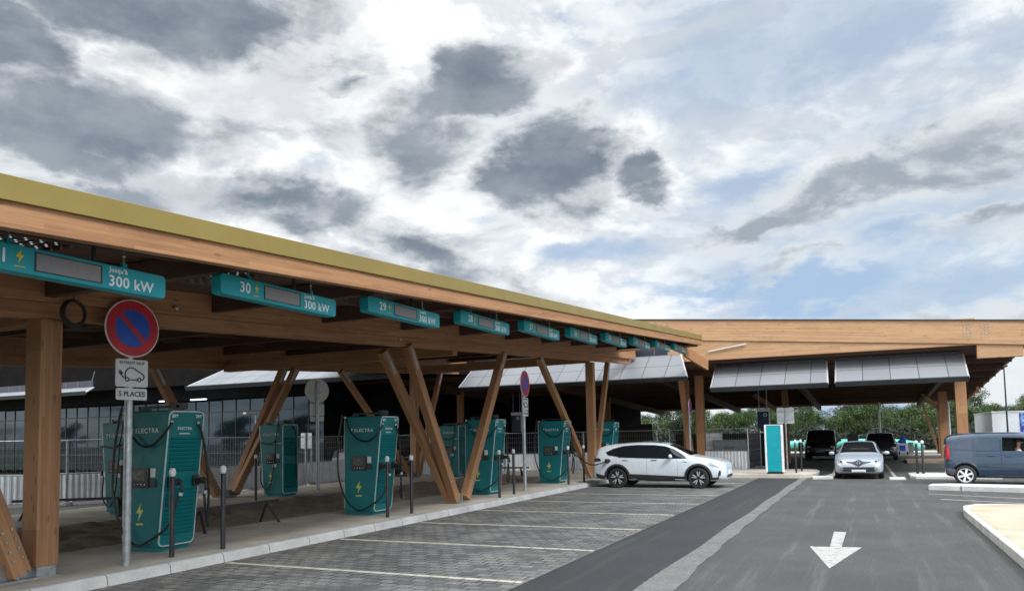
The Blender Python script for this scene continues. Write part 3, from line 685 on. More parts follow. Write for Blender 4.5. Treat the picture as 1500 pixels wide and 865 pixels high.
# ------------------------------------------------------------------ chargers
def charger(loc, nums, label, mir=1, detail=True):
    t = thing('ev_charger', loc, label, 'charger', 'teal charging stations')
    hy, Z = .36, 2.22
    xl0, xl1, xr0, xr1 = -.42, -.42, .36, .60
    if mir < 0: xl0, xl1, xr0, xr1 = -.36, -.58, .36, .36
    xr = lambda z: xr0+(xr1-xr0)*min(1, z/Z); xl = lambda z: xl0+(xl1-xl0)*min(1, z/Z)
    b = MB(); b.bb(xl0+.05, xr0-.05, -hy+.05, hy-.05, 0, .07); b.build('plinth', M['teal'], t)
    b = MB()
    vs = []
    for z in (.07, Z-.06, Z):
        for (x, y) in ((xl(z), -hy), (xr(z), -hy), (xr(z)-.0, hy), (xl(z), hy)): vs.append((x, y, z))
    b.add(vs, [(0, 1, 2, 3), (8, 11, 10, 9)]+[(4*j+i, 4*j+4+i, 4*j+4+(i+1) % 4, 4*j+(i+1) % 4) for j in range(2) for i in range(4)])
    b.build('cabinet', M['teal'], t, bevel=.025)
    # side frames with vent ribs (both long sides)
    def side(sgn):
        xs = (lambda z, e: xr(z)+e) if sgn > 0 else (lambda z, e: xl(z)-e)
        b = MB(); e = .008
        pl = rrect(2*hy-.02, Z-.09, .09, 5, 0, (Z+.07)/2)
        pin = rrect(2*hy-.06, Z-.13, .075, 5, 0, (Z+.07)/2); n = len(pl)
        vs = [(xs(z, e), y, z) for y, z in pl]+[(xs(z, e), y, z) for y, z in pin]+[(xs(z, -.01), y, z) for y, z in pl]
        fs = [(i, (i+1) % n, n+(i+1) % n, n+i) for i in range(n)]+[(i, 2*n+i, 2*n+(i+1) % n, (i+1) % n) for i in range(n)]
        b.add(vs, fs); b.build('edge_trim', M['teal_trim'], t)
        b = MB()
        z = .26
        while z < 1.78:
            if not (.98 < z < 1.24):
                w = hy-.085
                b.add([(xs(z, -.002), -w, z), (xs(z, -.002), w, z), (xs(z, .032), w, z+.014), (xs(z, .032), -w, z+.014), (xs(z+.05, -.002), w, z+.05), (xs(z+.05, -.002), -w, z+.05)],
                      [(0, 1, 2, 3), (3, 2, 4, 5), (0, 3, 5), (1, 4, 2)])
            z += .062
        b.build('vent_panel', M['teal'], t)
    side(1); side(-1)
    # screen and card reader on the -Y face
    yf = -hy
    cx = (xl(1.1)+xr(1.1))/2-.02
    b = MB(); b.prism(rrect(.40, .32, .02, 3, cx-.02, 1.16), lambda x, z: (x, yf-.022, z), lambda x, z: (x, yf+.01, z))
    sc = b.build('screen', M['screen_dark'], t)
    b = MB(); b.bb(cx-.17, cx+.10, yf-.026, yf-.02, 1.12, 1.28); b.build('display', M['screen_pic'], sc)
    b = MB()
    for k in range(4): b.lathe([(0, -.004), (.010, -.004), (.010, 0)], (cx-.13+.075*k, yf-.022, 1.055), 'y', 10)
    b.build('buttons', M['ink_white'], sc)
    b = MB(); b.bb(cx+.21, cx+.31, yf-.012, yf+.01, 1.17, 1.31); b.build('notice', M['sign_white'], t)
    b = MB(); b.bb(cx+.20, cx+.33, yf-.02, yf+.01, 1.02, 1.14); b.build('card_reader', M['black'], t)
    flat('bolt_symbol', [(x*.26, z*.28) for x, z in BOLT], M['yellow_pale'], t, (cx-.03, yf, .62), FACE_NY)
    flat('underline', [(-.075, -.018), (.075, -.010), (.075, .018), (-.075, .012)], M['yellow_pale'], t, (cx-.03, yf, .43), FACE_NY)
    cxt = (xl(1.9)+xr(1.9))/2
    flat('emblem', [(-.03, .045), (.028, .045), (.028, .028), (.008, .028), (-.002, -.045), (-.022, -.045), (-.012, .028), (-.03, .028)], M['ink_white'], t, (cxt-.275, yf, 1.90), FACE_NY)
    text('lettering', 'ELECTRA', .105, M['ink_white'], t, (cxt+.045, yf, 1.90), FACE_NY, spacing=1.28, bold=.006)
    tz = 1.93
    if mir > 0:
        xx = xr(tz)+.004
        text('lettering', 'ELECTRA', .060, M['ink_white'], t, (xx, -.02, 1.93), FACE_PX, spacing=1.2, bold=.008)
        flat('small_line', rrect(.20, .014, .005, 2), M['ink_white'], t, (xr(1.85)+.002, -.02, 1.85), FACE_PX)
        text('bay_number', '%d↑' % nums[0], .075, M['ink_white'], t, (xr(2.12)+.010, -.235, 2.125), FACE_PX, bold=.012)
        text('bay_number', '%d↑' % nums[1], .075, M['ink_white'], t, (xr(2.12)+.010, .24, 2.125), FACE_PX, bold=.012)
        b = MB(); b.bb(xr(.82)-.01, xr(.82)+.006, -.27, -.23, .72, .92); b.build('door_handle', M['black'], t)
    else:
        b = MB(); b.bb(cx+.06, cx+.20, yf-.008, yf, .90, 1.02); b.bb(cx+.12, cx+.20, yf-.008, yf, 1.05, 1.12); b.build('notice', M['sign_white'], t)
        b = MB(); b.bb(xl(1.6)+.04, xr(1.6)-.04, yf-.006, yf, 1.62, 1.635); b.build('trim_line', M['teal_trim'], t)
    # black cable rail on top
    b = MB(); b.bb(xl1+.03, xr1-.14, -.10, -.04, Z+.05, Z+.09); b.bb(xl1+.03, xl1+.07, -.10, .12, Z, Z+.09); b.bb(xr1-.24, xr1-.14, -.14, .14, Z+.03, Z+.13); b.build('cable_rail', M['black'], t)
    # two plugs with their cables on the stall side, one cable looping over the front
    s = 1 if mir > 0 else -1
    xs = (lambda z: xr(z)) if s > 0 else (lambda z: xl(z))
    for yy in (-.22, .27):
        b = MB(); b.box((xs(1.08)+s*.02, yy, 1.09), (.05, .12, .17)); b.box((xs(1.08)+s*.10, yy, 1.08), (.16, .075, .085)); 
        b.tube([(xs(1.08)+s*.16, yy, 1.08), (xs(1.08)+s*.24, yy, 1.05), (xs(1.08)+s*.26, yy, .97), (xs(1.08)+s*.23, yy, .90)], .026, 8)
        b.tube([(xs(1.08)+s*.10, yy, 1.12), (xs(1.08)+s*.20, yy, 1.135), (xs(1.08)+s*.27, yy, 1.09)], .013, 6)
        b.build('plug', M['black'], t, bevel=.006)
        b = MB(); b.tube([(xs(1.08)+s*.24, yy, .93), (xs(1.08)+s*.232, yy, .88)], .031, 10); b.build('collar', M['zinc'], t)
    xk = xs(.9)+s*.23
    if mir > 0:
        p = curve_pts([(xl1-.02, -.39, Z+.05), (xl1-.10, -.44, 1.6), (xl1-.09, -.46, .9), (xl1+.12, -.46, .35), (0, -.47, .13), (.25, -.46, .17), (xk-.08, -.34, .45), (xk, -.24, .90)], 10)
        b = MB(); b.tube(p, .020, 8); b.build('cable', M['cable'], t, smooth=True)
        p = curve_pts([(xl1+.05, -.36, Z+.01), (xl1+.18, -.42, 1.95), (.02, -.43, 1.70), (.28, -.43, 1.66), (xr(1.8)-.05, -.41, 1.80), (xr(2.1)+.025, -.30, 2.03)], 10)
        b = MB(); b.tube(p, .020, 8); b.build('cable', M['cable'], t, smooth=True)
        p = curve_pts([(xr(2.1)+.02, .22, 2.02), (xr(1.8)+.06, .30, 1.80), (xr(1.4)+.08, .40, 1.45), (xr(1)+.12, .46, .9), (xr(.4)+.12, .50, .42), (xr(.4)+.2, .44, .34), (xk, .30, .62), (xk, .27, .90)], 10)
        b = MB(); b.tube(p, .020, 8); b.build('cable', M['cable'], t, smooth=True)
        for yy, zz in ((-.30, 2.03), (.22, 2.02)):
            b = MB(); b.sphere((xr(2.1)+.015, yy, zz), .028, n=10); b.build('cable_eye', M['zinc'], t, smooth=True)
        b = MB(); b.sphere((xl1+.05, -.385, Z-.02), .030, n=10); b.build('cable_eye', M['zinc'], t, smooth=True)
    else:
        p = curve_pts([(xr1-.15, -.38, Z+.04), (.15, -.42, 1.75), (-.10, -.42, 1.62), (xl(1.6)-.04, -.40, 1.66)], 8)
        b = MB(); b.tube(p, .018, 8); b.build('cable', M['cable'], t, smooth=True)
        p = curve_pts([(.12, -.39, 1.72), (.10, -.43, 1.1), (0, -.44, .45), (-.2, -.44, .2), (xl(.4)-.06, -.40, .45), (xl(.9)-.10, -.30, .9)], 8)
        b = MB(); b.tube(p, .018, 8); b.build('cable', M['cable'], t, smooth=True)
        p = curve_pts([(xr1-.1, .1, Z+.08), (xr1+.12, .12, 1.9), (xr1+.10, .14, 1.2), (xr1+.08, .2, .5)], 8)
        b = MB(); b.tube(p, .018, 8); b.build('cable', M['cable'], t, smooth=True)
    return t
charger((-10.52, 9.04, .15), (30, 29), 'large teal charger just right of the nearest round no parking sign, numbered 30 and 29')
charger((-10.50, 14.80, .15), (28, 27), 'teal charger standing alone left of the V-shaped braces, two black cables looping down its front')
charger((-10.50, 20.65, .15), (26, 25), 'teal charger partly hidden by the right leg of the V-shaped braces')
charger((-10.38, 25.95, .15), (24, 23), 'teal charger nearest the white car, left of the far column')
RC = 'narrow teal charger in the rear row, '
charger((-16.5, 13.3, .15), (7, 6), RC+'peeking out behind the nearest sign post', -1)
charger((-16.75, 18.95, .15), (9, 8), RC+'beside the braces with white notices on its front', -1)
charger((-16.5, 29.7, .15), (11, 10), RC+'seen through the V-shaped braces', -1)
charger((-10.45, 32.1, .15), (22, 21), 'teal charger farthest away, its top rising behind the rear of the white car')

# ------------------------------------------------------------------ bollards
def make_bollard(h=1.33, r=.038):
    t = thing('bollard', (0, 0, 0), '', 'bollard', 'black bollards with white heads')
    b = MB(); b.lathe([(r, 0), (r, h-.14), (r*.8, h-.125)], (0, 0, 0), 'z', 16); b.build('post', M['black'], t, smooth=True)
    b = MB(); b.lathe([(r*.8, h-.13), (r*1.05, h-.12), (r*1.28, h-.085), (r*1.3, h-.05), (r*1.0, h-.015), (r*.5, h), (0, h+.003)], (0, 0, 0), 'z', 16); b.build('white_head', M['white'], t, smooth=True)
    return t
bp = make_bollard()
BL = [((-9.57, 8.45), 'in front of the vented side of the nearest charger'), ((-9.46, 9.35), 'standing clear just right of the nearest charger'),
      ((-9.57, 14.17), 'in front of the charger left of the V-shaped braces'), ((-9.53, 15.08), 'just left of the foot of the V-shaped braces'),
      ((-9.46, 19.55), 'at left of the pair before the charger behind the right brace'), ((-9.58, 20.78), 'just left of the farther sign post'),
      ((-9.50, 25.13), 'at left of the two beside the charger nearest the white car'), ((-9.45, 26.6), 'at right of the two beside the charger nearest the white car'),
      ((-16.3, 12.9), 'far back against the fence, left of the nearest sign post'), ((-16.1, 17.15), 'far back, just left of the rear charger with white notices'),
      ((-2.73, 33.3), 'nearer one of the two right of the teal totem'), ((-2.62, 34.6), 'farther one of the two right of the teal totem'),
      ((1.66, 33.9), 'at left of the tight pair between silver car and blue van'), ((1.86, 33.8), 'at right of the tight pair between silver car and blue van')]
for i, ((x, y), l) in enumerate(BL):
    o = bp if i == 0 else copy_tree(bp)
    o.location = (x, y, .148 if i < 12 else .096); o['label'] = 'black bollard '+l
    if i >= 12: o.scale = (1.25, 1.25, .96)

# ------------------------------------------------------------------ no parking signs
def np_sign(loc, rz, label, r=.415):
    t = thing('no_parking_sign', loc, label, 'road sign', 'no parking signs on posts', rz)
    b = MB(); b.tube([(-.060, 0, 0), (-.060, 0, 3.36+.28)], .055, 14); b.build('post', M['steel'], t, smooth=True)
    zc = 3.345; n = 48
    b = MB(); b.prism(circ(r, n), lambda y, z: (.012, y, zc+z), lambda y, z: (-.004, y, zc+z)); d = b.build('disc', [M['sign_white']], t, bevel=.003)
    ang = 45
    b = MB(); pts = []
    k = 0
    ri, ro = r*.64, r*.955
    vs = []; N_ = 48
    for i in range(N_):
        a = 2*math.pi*i/N_; vs.append((.015, ro*math.cos(a), zc+ro*math.sin(a)))
    for i in range(N_):
        a = 2*math.pi*i/N_; vs.append((.015, ri*math.cos(a), zc+ri*math.sin(a)))
    b.add(vs, [(i, (i+1) % N_, N_+(i+1) % N_, N_+i) for i in range(N_)])
    w = r*.085; c_, s_ = math.cos(R(-45)), math.sin(R(-45))
    q = [(-ri*.995, -w), (ri*.995, -w), (ri*.995, w), (-ri*.995, w)]
    b.add([(.0155, x*c_-y*s_, zc+x*s_+y*c_) for x, y in q], [(0, 1, 2, 3)]); b.build('red_ring', M['sign_red'], t, fix=False)
    b = MB(); b.add([(.014, ri*1.01*math.cos(2*math.pi*i/N_), zc+ri*1.01*math.sin(2*math.pi*i/N_)) for i in range(N_)], [tuple(range(N_))]); b.build('blue_field', M['sign_blue'], t)
    # exception plate with plug-in car
    z2 = zc-r-.025-.20
    b = MB(); b.prism(rrect(.49, .39, .03, 4, 0, z2), lambda y, z: (.010, y, z), lambda y, z: (-.004, y, z)); p = b.build('plate', M['sign_white'], t)
    text('lettering', 'INTERDIT SAUF', .055, M['ink_black'], p, (.010, 0, z2+.145), FACE_PX, bold=.012, depth=.003)
    b = MB()
    car = curve_pts([(-.085, -.075), (-.105, -.045), (-.095, .01), (-.055, .06), (.01, .085), (.06, .075), (.115, .03), (.165, .005), (.18, -.035), (.165, -.07)], 6) if False else None
    P2 = curve_pts([(.013, -.085, z2-.075), (.013, -.105, z2-.04), (.013, -.095, z2+.02), (.013, -.045, z2+.068), (.013, .02, z2+.072), (.013, .085, z2+.03), (.013, .155, z2-.005), (.013, .185, z2-.045), (.013, .165, z2-.085), (.013, .135, z2-.09)], 6)
    b.tube(P2, .0085, 6); b.tube([(.013, -.045, z2-.095), (.013, .085, z2-.095)], .0085, 6)
    for yy in (-.075, .11): b.tube([(.013, yy+.026*math.cos(R(a)), z2-.092+.026*math.sin(R(a))) for a in range(0, 361, 30)], .008, 6)
    b.tube(curve_pts([(.013, -.11, z2-.075), (.013, -.14, z2-.06), (.013, -.155, z2-.03)], 5), .008, 6)
    b.box((.013, -.170, z2-.005), (.01, .045, .05), rot=Matrix.Rotation(R(35), 3, 'X')); b.tube([(.013, -.185, z2+.01), (.013, -.205, z2+.03)], .005, 5); b.tube([(.013, -.170, z2+.02), (.013, -.188, z2+.042)], .005, 5)
    b.build('plug_in_car_symbol', M['ink_black'], p)
    z3 = z2-.195-.02-.085
    b = MB(); b.prism(rrect(.47, .165, .025, 4, 0, z3), lambda y, z: (.010, y, z), lambda y, z: (-.004, y, z)); p = b.build('plate', M['sign_white'], t)
    text('lettering', '5 PLACES', .098, M['ink_black'], p, (.010, 0, z3), FACE_PX, bold=.018, depth=.003)
    b = MB()
    for zz in (zc+.2, zc-.2, z2+.1, z2-.1, z3): b.bb(-.09, -.002, -.055, .055, zz-.02, zz+.02)
    b.build('clamps', M['steel'], t)
    return t
np_sign((-9.50, 7.66, .15), R(-6), 'round red and blue no parking sign nearest, over plates INTERDIT SAUF and 5 PLACES')
np_sign((-9.76, 22.14, .15), R(4), 'round no parking sign seen edge on between the third and fourth front chargers')
np_sign((-7.55, 36.3, .14), R(3), 'very narrow looking no parking sign by the fence behind the white car').scale = (1, 1, .88)
np_sign((-16.6, 20.5, .15), R(150), 'round sign seen from its grey back behind the rear charger')
for o in bpy.data.objects:
    pass

# ------------------------------------------------------------------ low trestle barriers
def trestle(loc, rz, L, label):
    t = thing('trestle_barrier', loc, label, 'barrier', 'low black trestle barriers', rz)
    b = MB(); b.bb(-L/2, L/2, -.03, .03, .40, .46); b.build('bar', M['black'], t, bevel=.006)
    for s in (-1, 1):
        for q in (-1, 1):
            b = MB(); b.tube([(s*(L/2-.35), 0, .42), (s*(L/2-.35)+.10*s, q*.26, 0)], .028, 8); b.build('leg', M['black'], t, smooth=True)
trestle((-11.58, 11.75, .15), R(90), 2.5, 'low black trestle barrier on the earth right of the nearest charger')
trestle((-17.0, 12.2, .15), R(38), 2.6, 'low black trestle barrier before the fence at far left')
trestle((-13.6, 28.4, .15), R(15), 2.2, 'low black trestle barrier far behind the second sign post')

# ------------------------------------------------------------------ main building and its big roof
roof = thing('station_roof', (-10, 48, 0), 'huge timber roof with a deep glulam front beam over the parking lanes', 'roof')
ZR = lambda x: 6.35-.083*x
beam('front_beam', (-24, 35, ZR(-24)-.46), (14, 35, ZR(14)-.46), .30, .92, M['glulam_pale'], roof, .01)
beam('capping', (-24, 35, ZR(-24)+.018), (14, 35, ZR(14)+.018), .42, .035, M['dark_steel'], roof, .004)
b = MB(); b.prism([(-5.5, 0), (-2.2, 0), (-2.2, .05)], lambda x, z: (x, 34.8, ZR(x)+.035+z), lambda x, z: (x, 34.9, ZR(x)+.035+z))
beam('lower_beam', (-8.2, 35.04, 5.60), (4.0, 35.04, 5.60), .26, 1.06, M['glulam_pale'], roof, .01)
beam('side_beam', (4.01, 35.06, 4.98), (5.55, 35.06, 4.98), .26, .9, M['glulam_pale'], roof, .01)
# flashing sliver where the two roofs meet
beam('flashing', (-6.35, 34.83, 5.46), (-4.7, 34.83, 5.69), .04, .05, M['zinc'], roof, .004)
# bolt groups on the front beam
b = MB()
for cx in (-8.9, -8.3, 3.6, 4.2):
    for i in range(3):
        for j in range(5): b.lathe([(0, -.02), (.02, -.02), (.02, 0)], (cx+.12*i, 34.85, ZR(cx)-.14-.12*j), 'y', 8)
b.build('bolts', M['steel'], roof, -roof.location)
# deck: soffit falls towards the back
b = MB()
def rz_(y): return 4.98-(y-35)*.041
pl = [(-24, 35.2), (5.5, 35.2), (6.3, 62), (-46, 62), (-46, 39)]
b.prism(pl, lambda x, y: (x, y, rz_(y)-.0), lambda x, y: (x, y, rz_(y)+.35+max(0, (5.7-rz_(y))*.3)))
b.build('deck', M['shaded_roof_wood'], roof, -roof.location)
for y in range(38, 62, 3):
    beam('joist', (-24, y, rz_(y)-.16), (5.5+(y-35)*.03, y, rz_(y)-.16), .16, .30, M['shaded_roof_wood'], roof)
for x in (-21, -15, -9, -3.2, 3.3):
    beam('long_beam', (x, 36.9, rz_(36.9)-.42), (x, 61.5, rz_(61.5)-.42), .22, .36, M['shaded_roof_wood'], roof)
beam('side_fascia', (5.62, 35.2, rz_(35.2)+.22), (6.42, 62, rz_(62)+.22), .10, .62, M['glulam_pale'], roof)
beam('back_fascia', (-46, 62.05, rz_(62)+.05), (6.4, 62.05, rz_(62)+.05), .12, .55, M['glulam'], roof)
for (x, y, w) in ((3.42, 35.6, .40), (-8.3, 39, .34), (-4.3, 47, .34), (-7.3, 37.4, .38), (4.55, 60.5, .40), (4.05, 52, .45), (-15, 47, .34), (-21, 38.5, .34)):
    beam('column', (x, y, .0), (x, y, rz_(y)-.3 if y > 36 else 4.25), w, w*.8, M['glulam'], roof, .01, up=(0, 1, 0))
beam('strut', (4.35, 60.5, .1), (3.5, 60.5, 3.5), .16, .16, M['glulam'], roof)
beam('strut', (-7.65, 36.9, .1), (-8.1, 36.9, 4.9), .26, .26, M['glulam'], roof)
beam('strut', (3.9, 52, 2.9), (3.0, 52, 3.9), .16, .2, M['glulam'], roof)
beam('strut', (-4.3, 47, 2.7), (-6.0, 47, 4.0), .16, .24, M['glulam'], roof)
beam('strut', (4.7, 52, 2.8), (5.6, 49.5, 4.0), .14, .16, M['glulam_pale'], roof)
# tilted solar awnings hung under the front beam
def awning(xa0, xa1, xb0, xb1, yt, zt, yb_, zb_, label):
    t = thing('solar_awning', ((xa0+xa1)/2, yb_, zb_), label, 'awning', 'pale solar awnings'); o = V(t.location)
    L = xb1-xb0; T = [V((xa0, yt, zt)), V((xa1, yt, zt)), V((xb1, yb_, zb_)), V((xb0, yb_, zb_))]
    zx = V((1, 0, 0)); up = ((T[0]-T[3])-zx*((T[0]-T[3]).dot(zx))).normalized(); nn = zx.cross(up)
    org = T[3]
    loc = [((p-org).dot(zx), (p-org).dot(up)) for p in T]
    b = MB(); b.prism(loc, lambda x, y: (x, y, 0), lambda x, y: (x, y, -.08)); a = b.build('glass_panels', M['pv_pale'], t)
    mm = Matrix((zx, up, nn)).transposed().to_4x4(); mm.translation = org-o; a.matrix_local = mm
    b = MB(); b.bb(-.02, L+.02, -.08, -.002, -.17, .03); a = b.build('bottom_rail', M['dark_steel'], t); a.matrix_local = mm
    for x0_, s in ((loc[0][0], 0), (loc[1][0], 1)):
        b = MB(); e = loc[3] if s == 0 else loc[2]; tp = loc[0] if s == 0 else loc[1]
        b.tube([(e[0], e[1], -.04), (tp[0], tp[1], -.04)], .05, 6); a = b.build('end_rail', M['zinc'], t); a.matrix_local = mm
    # upright dark solar strip along the top edge
    b = MB(); b.prism([(xa0+.05, 0), (xa1-.05, 0), (xa1-.05, .36), (xa0+.05, .36)], lambda x, z: (x, yt+.02, zt+z+.005), lambda x, z: (x, yt+.07, zt+z+.005))
    for i, v in enumerate(b.v): b.v[i] = (v[0]-o.x, v[1]-o.y, v[2]-o.z)
    b.build('dark_solar_strip', M['pv_dark'], t)
    b = MB()
    for x in (xa0+.3, xa1-.3): b.tube([(x-o.x, yt+.05-o.y, zt-o.z), (x-o.x, yt+.3-o.y, zt+.9-o.z)], .03, 6)
    b.build('hangers', M['dark_steel'], t)
awning(-6.25, -1.52, -6.2, -1.45, 36.0, 4.84, 34.3, 3.79, 'pale solar awning in the middle, between the canopy end and the roof centre')
awning(-1.13, 3.62, -1.13, 3.60, 36.0, 4.86, 34.3, 3.80, 'pale solar awning at right, ending at the tall right column')
awning(-18.2, -7.6, -18.2, -7.0, 34.9, 5.42, 33.2, 4.28, 'long pale solar awning behind the last charging bays, left of the canopy end')
awning(-30.3, -18.7, -30.6, -18.7, 30.0, 5.60, 27.8, 4.62, 'pale awning seen under the canopy behind the V-shaped braces')
awning(-60, -39.0, -60, -38.0, 29.0, 5.05, 27.8, 4.70, 'pale awning at far left over the glass facade')

bld = thing('station_building', (-40, 40, 0), 'dark station building with a gridded glass front behind the fence', 'building')
o = bld.location
def B(mb, name, m_, **kw): return mb.build(name, m_, bld, -V(o), **kw)
b = MB(); b.bb(-80, -26.5, 33.0, 52, 0, 5.0); b.bb(-26.5, -16.4, 45, 60, 0, 5.0); b.bb(-26.49, -24, 36, 45.0, 0, 4.9); B(b, 'walls', M['dark_clad'])
b = MB(); b.bb(-80, -18.5, 30.9, 44.9, 5.02, 7.2); B(b, 'roof_slab', M['soffit'])
b = MB(); b.bb(-80, -26.3, 31.9, 32.95, 4.25, 5.0); B(b, 'header', M['dark_clad'])
g = MB(); fr = MB()
xs = -80.0; nb = 0
while xs < -26.9:
    g.bb(xs+.03, xs+.99, 32.6, 32.64, .3, 3.52); g.bb(xs+.03, xs+.99, 32.61, 32.64, 3.56, 4.25)
    fr.bb(xs-.02, xs+.02, 32.57, 32.66, .2, 4.25); xs += 1.02
fr.bb(-80, -26.9, 32.55, 32.66, 3.515, 3.565); fr.bb(-80, -26.9, 32.55, 32.66, 1.2, 1.26)
B(g, 'window', M['fglass']); B(fr, 'window_frame', M['dark_steel'])
wall = MB(); wall.bb(0, 4.3, 0, .15, 0, 2.45); w_ = wall.build('screen_wall', M['brown_clad'], loc=(-16.35, 46.5, 0)); tag(w_, 'low dark brown timber wall under the roof behind the white car', 'wall')
wall = MB(); wall.bb(0, 6.5, 0, .15, 0, 1.75); w_ = wall.build('screen_wall', M['brown_clad'], loc=(-11.4, 50, 0)); tag(w_, 'low brown screen wall behind the mesh fence right of the white car', 'wall')
# two strip lights are visible under the soffit of the entrance
for i, (x, l) in enumerate(((-35.6, 'seen left of the nearest sign post'), (-33.2, 'seen above the nearest charger'))):
    b = MB(); b.bb(-.55, .55, -.06, .06, -.03, .03); q = b.build('strip_light', bpy.data.materials.get('lit tube') or None or M['white'], loc=(x, 31.0, 4.2+.0*i)); tag(q, 'white strip light under the soffit, '+l, 'light')
em = bpy.data.materials.new('lit tube'); em.use_nodes = True; pb = em.node_tree.nodes['Principled BSDF']; pb.inputs['Emission Color'].default_value = (.9, .95, 1, 1); pb.inputs['Emission Strength'].default_value = 1.6
for q in bpy.data.objects:
    if q.name.startswith('strip_light'): q.data.materials[0] = em

# ------------------------------------------------------------------ site fence
def mesh_fence(p0, p1, label, h=2.0, sheet_h=.95, sh=True):
    p0, p1 = V((*p0, 0)), V((*p1, 0)); d = p1-p0; L = d.length
    t = thing('site_fence', p0, label, 'fence', 'temporary mesh fence panels', math.atan2(d.y, d.x))
    b = MB()
    for x in (0.02, L-.02): b.tube([(x, 0, .05), (x, 0, h)], .021, 8)
    b.tube([(0, 0, h), (L, 0, h)], .019, 8); b.tube([(0, 0, .12), (L, 0, .12)], .016, 8); b.tube([(0, 0, sheet_h+.03), (L, 0, sheet_h+.03)], .014, 6)
    b.build('frame', M['steel'], t, smooth=True)
    b = MB(); n = int(L/.11)
    for i in range(1, n): b.box((L*i/n, 0, (h+.1)/2), (.0035, .0035, h-.1))
    for k in range(1, 8): b.box((L/2, 0, .1+k*(h-.1)/8), (L, .0035, .0035))
    b.build('wire_mesh', M['steel'], t)
    if sh:
        b = MB(); n = int(L/.03); vs = []
        for i in range(n+1):
            x = .05+(L-.1)*i/n; y = -.03+.016*(1 if math.sin(x*2*math.pi/.16) > 0 else -1)*min(1, abs(math.sin(x*2*math.pi/.16))*3)
            vs += [(x, y, .12), (x, y, sheet_h)]
        b.add(vs, [(2*i, 2*i+2, 2*i+3, 2*i+1) for i in range(n)]); b.build('corrugated_sheet', M['hoard'], t)
    for x in (.0, L):
        b = MB(); b.box((x, 0, .07), (.22, .6, .13)); b.build('foot', M['kerb'], t, bevel=.02)
FL = [(-26.5, 10.5), (-24.5, 13.2), (-22.5, 15.9), (-21.3, 18.9), (-20.9, 22.0), (-20.7, 25.2), (-20.2, 28.4), (-18.9, 31.6), (-16.4, 34.5), (-13.2, 37.2)]
LB = ['at the far left edge of the picture', 'left of the near column', 'just right of the near column', 'behind the nearest charger', 'left of the round sign back',
      'behind the rear charger with white notices', 'left of the charger before the V-shaped braces', 'behind the V-shaped braces', 'right of the V-shaped braces']
for i in range(len(FL)-1): mesh_fence(FL[i], FL[i+1], 'mesh fence panel with white corrugated lower sheet, '+LB[i])
mesh_fence((-13.2, 37.2), (-9.4, 37.3), 'mesh fence panel with corrugated sheet left of the white car roof')
mesh_fence((-8.9, 37.6), (-7.25, 37.4), 'narrow mesh fence panel just left of the white brick box', sh=False)
mesh_fence((-7.2, 37.3), (-5.05, 36.8), 'mesh fence panel with corrugated sheet in front of the grey cabinet')
mesh_fence((-5.05, 36.8), (-4.9, 40.0), 'mesh fence panel turning away beside the teal totem', sh=False)

b = MB(); b.bb(-.48, .48, -.4, .4, 0, 1.82); q = b.build('masonry_box', mat('white block wall', rough=.7, build=lambda t, b_, oc: (lambda br: t.set(b_.inputs['Base Color'], br.outputs['Color']))((lambda br: (t.set(br.inputs['Vector'], t.mapping(oc, (1, 1, 1), rot=(R(90), 0, 0))), setattr(br.inputs['Brick Width'], 'default_value', .5), setattr(br.inputs['Row Height'], 'default_value', .2), setattr(br.inputs['Mortar Size'], 'default_value', .012), setattr(br.inputs['Scale'], 'default_value', 1), setattr(br.inputs['Color1'], 'default_value', (.78, .78, .78, 1)), setattr(br.inputs['Color2'], 'default_value', (.85, .85, .85, 1)), setattr(br.inputs['Mortar'], 'default_value', (.35, .36, .37, 1)), br)[-1])(t.node('ShaderNodeTexBrick')))), loc=(-7.05, 38.6, 0)); tag(q, 'white block-built box behind the mesh fence right of the white car', 'enclosure')
t = thing('grey_cabinet', (-6.1, 38.2, 0), 'low grey utility cabinet behind the corrugated fence sheet', 'cabinet')
b = MB(); b.bb(-.75, .75, -.3, .3, 0, 1.42); b.build('body', M['grey_box'], t, bevel=.02)
b = MB(); b.bb(-.78, .78, -.33, .33, 1.425, 1.47); b.build('lid', M['grey_box'], t)
b = MB(); b.bb(-.25, .25, -.312, -.302, 1.08, 1.12); b.build('vent', M['black'], t)

# teal totem
t = thing('totem', (-3.45, 32.45, .146), 'upright teal totem panel with white side edges on the entry island', 'totem')
b = MB(); b.bb(-.30, .30, -.12, .12, 0, .1); b.build('base', M['black'], t)
b = MB(); b.bb(-.27, .27, -.15, .15, .1, 1.93); b.build('panel', M['teal_light'], t, bevel=.01)
for s in (-1, 1):
    b = MB(); b.bb(s*.273, s*.345, -.17, .17, .08, 1.93); b.build('side_edge', M['white'], t, bevel=.01)
b = MB(); b.bb(-.345, .345, -.16, .16, 1.932, 1.96); b.build('top_cap', M['white'], t)
# square sign back on post
def square_sign(loc, w, h, ht, label, m_=M['zinc']):
    t = thing('road_sign', loc, label, 'road sign')
    b = MB(); b.tube([(0, 0, 0), (0, 0, ht)], .035, 10); b.build('post', M['steel'], t, smooth=True)
    b = MB(); b.prism(rrect(w, h, .04, 4, 0, ht-h/2), lambda x, z: (x, .04, z), lambda x, z: (x, .055, z)); b.build('plate', m_, t)
    b = MB(); b.bb(-w/2+.04, w/2-.04, .02, .039, ht-h*.25-.02, ht-h*.25+.02); b.bb(-w/2+.04, w/2-.04, .02, .039, ht-h*.8-.02, ht-h*.8+.02); b.build('rails', M['steel'], t)
square_sign((-3.3, 35.9, .146), .72, .70, 2.72, 'square grey sign back on a post right behind the teal totem')
square_sign((-20.5, 24.6, 0), .55, .62, 2.15, 'small square grey sign back seen between the rear charger and the next one')
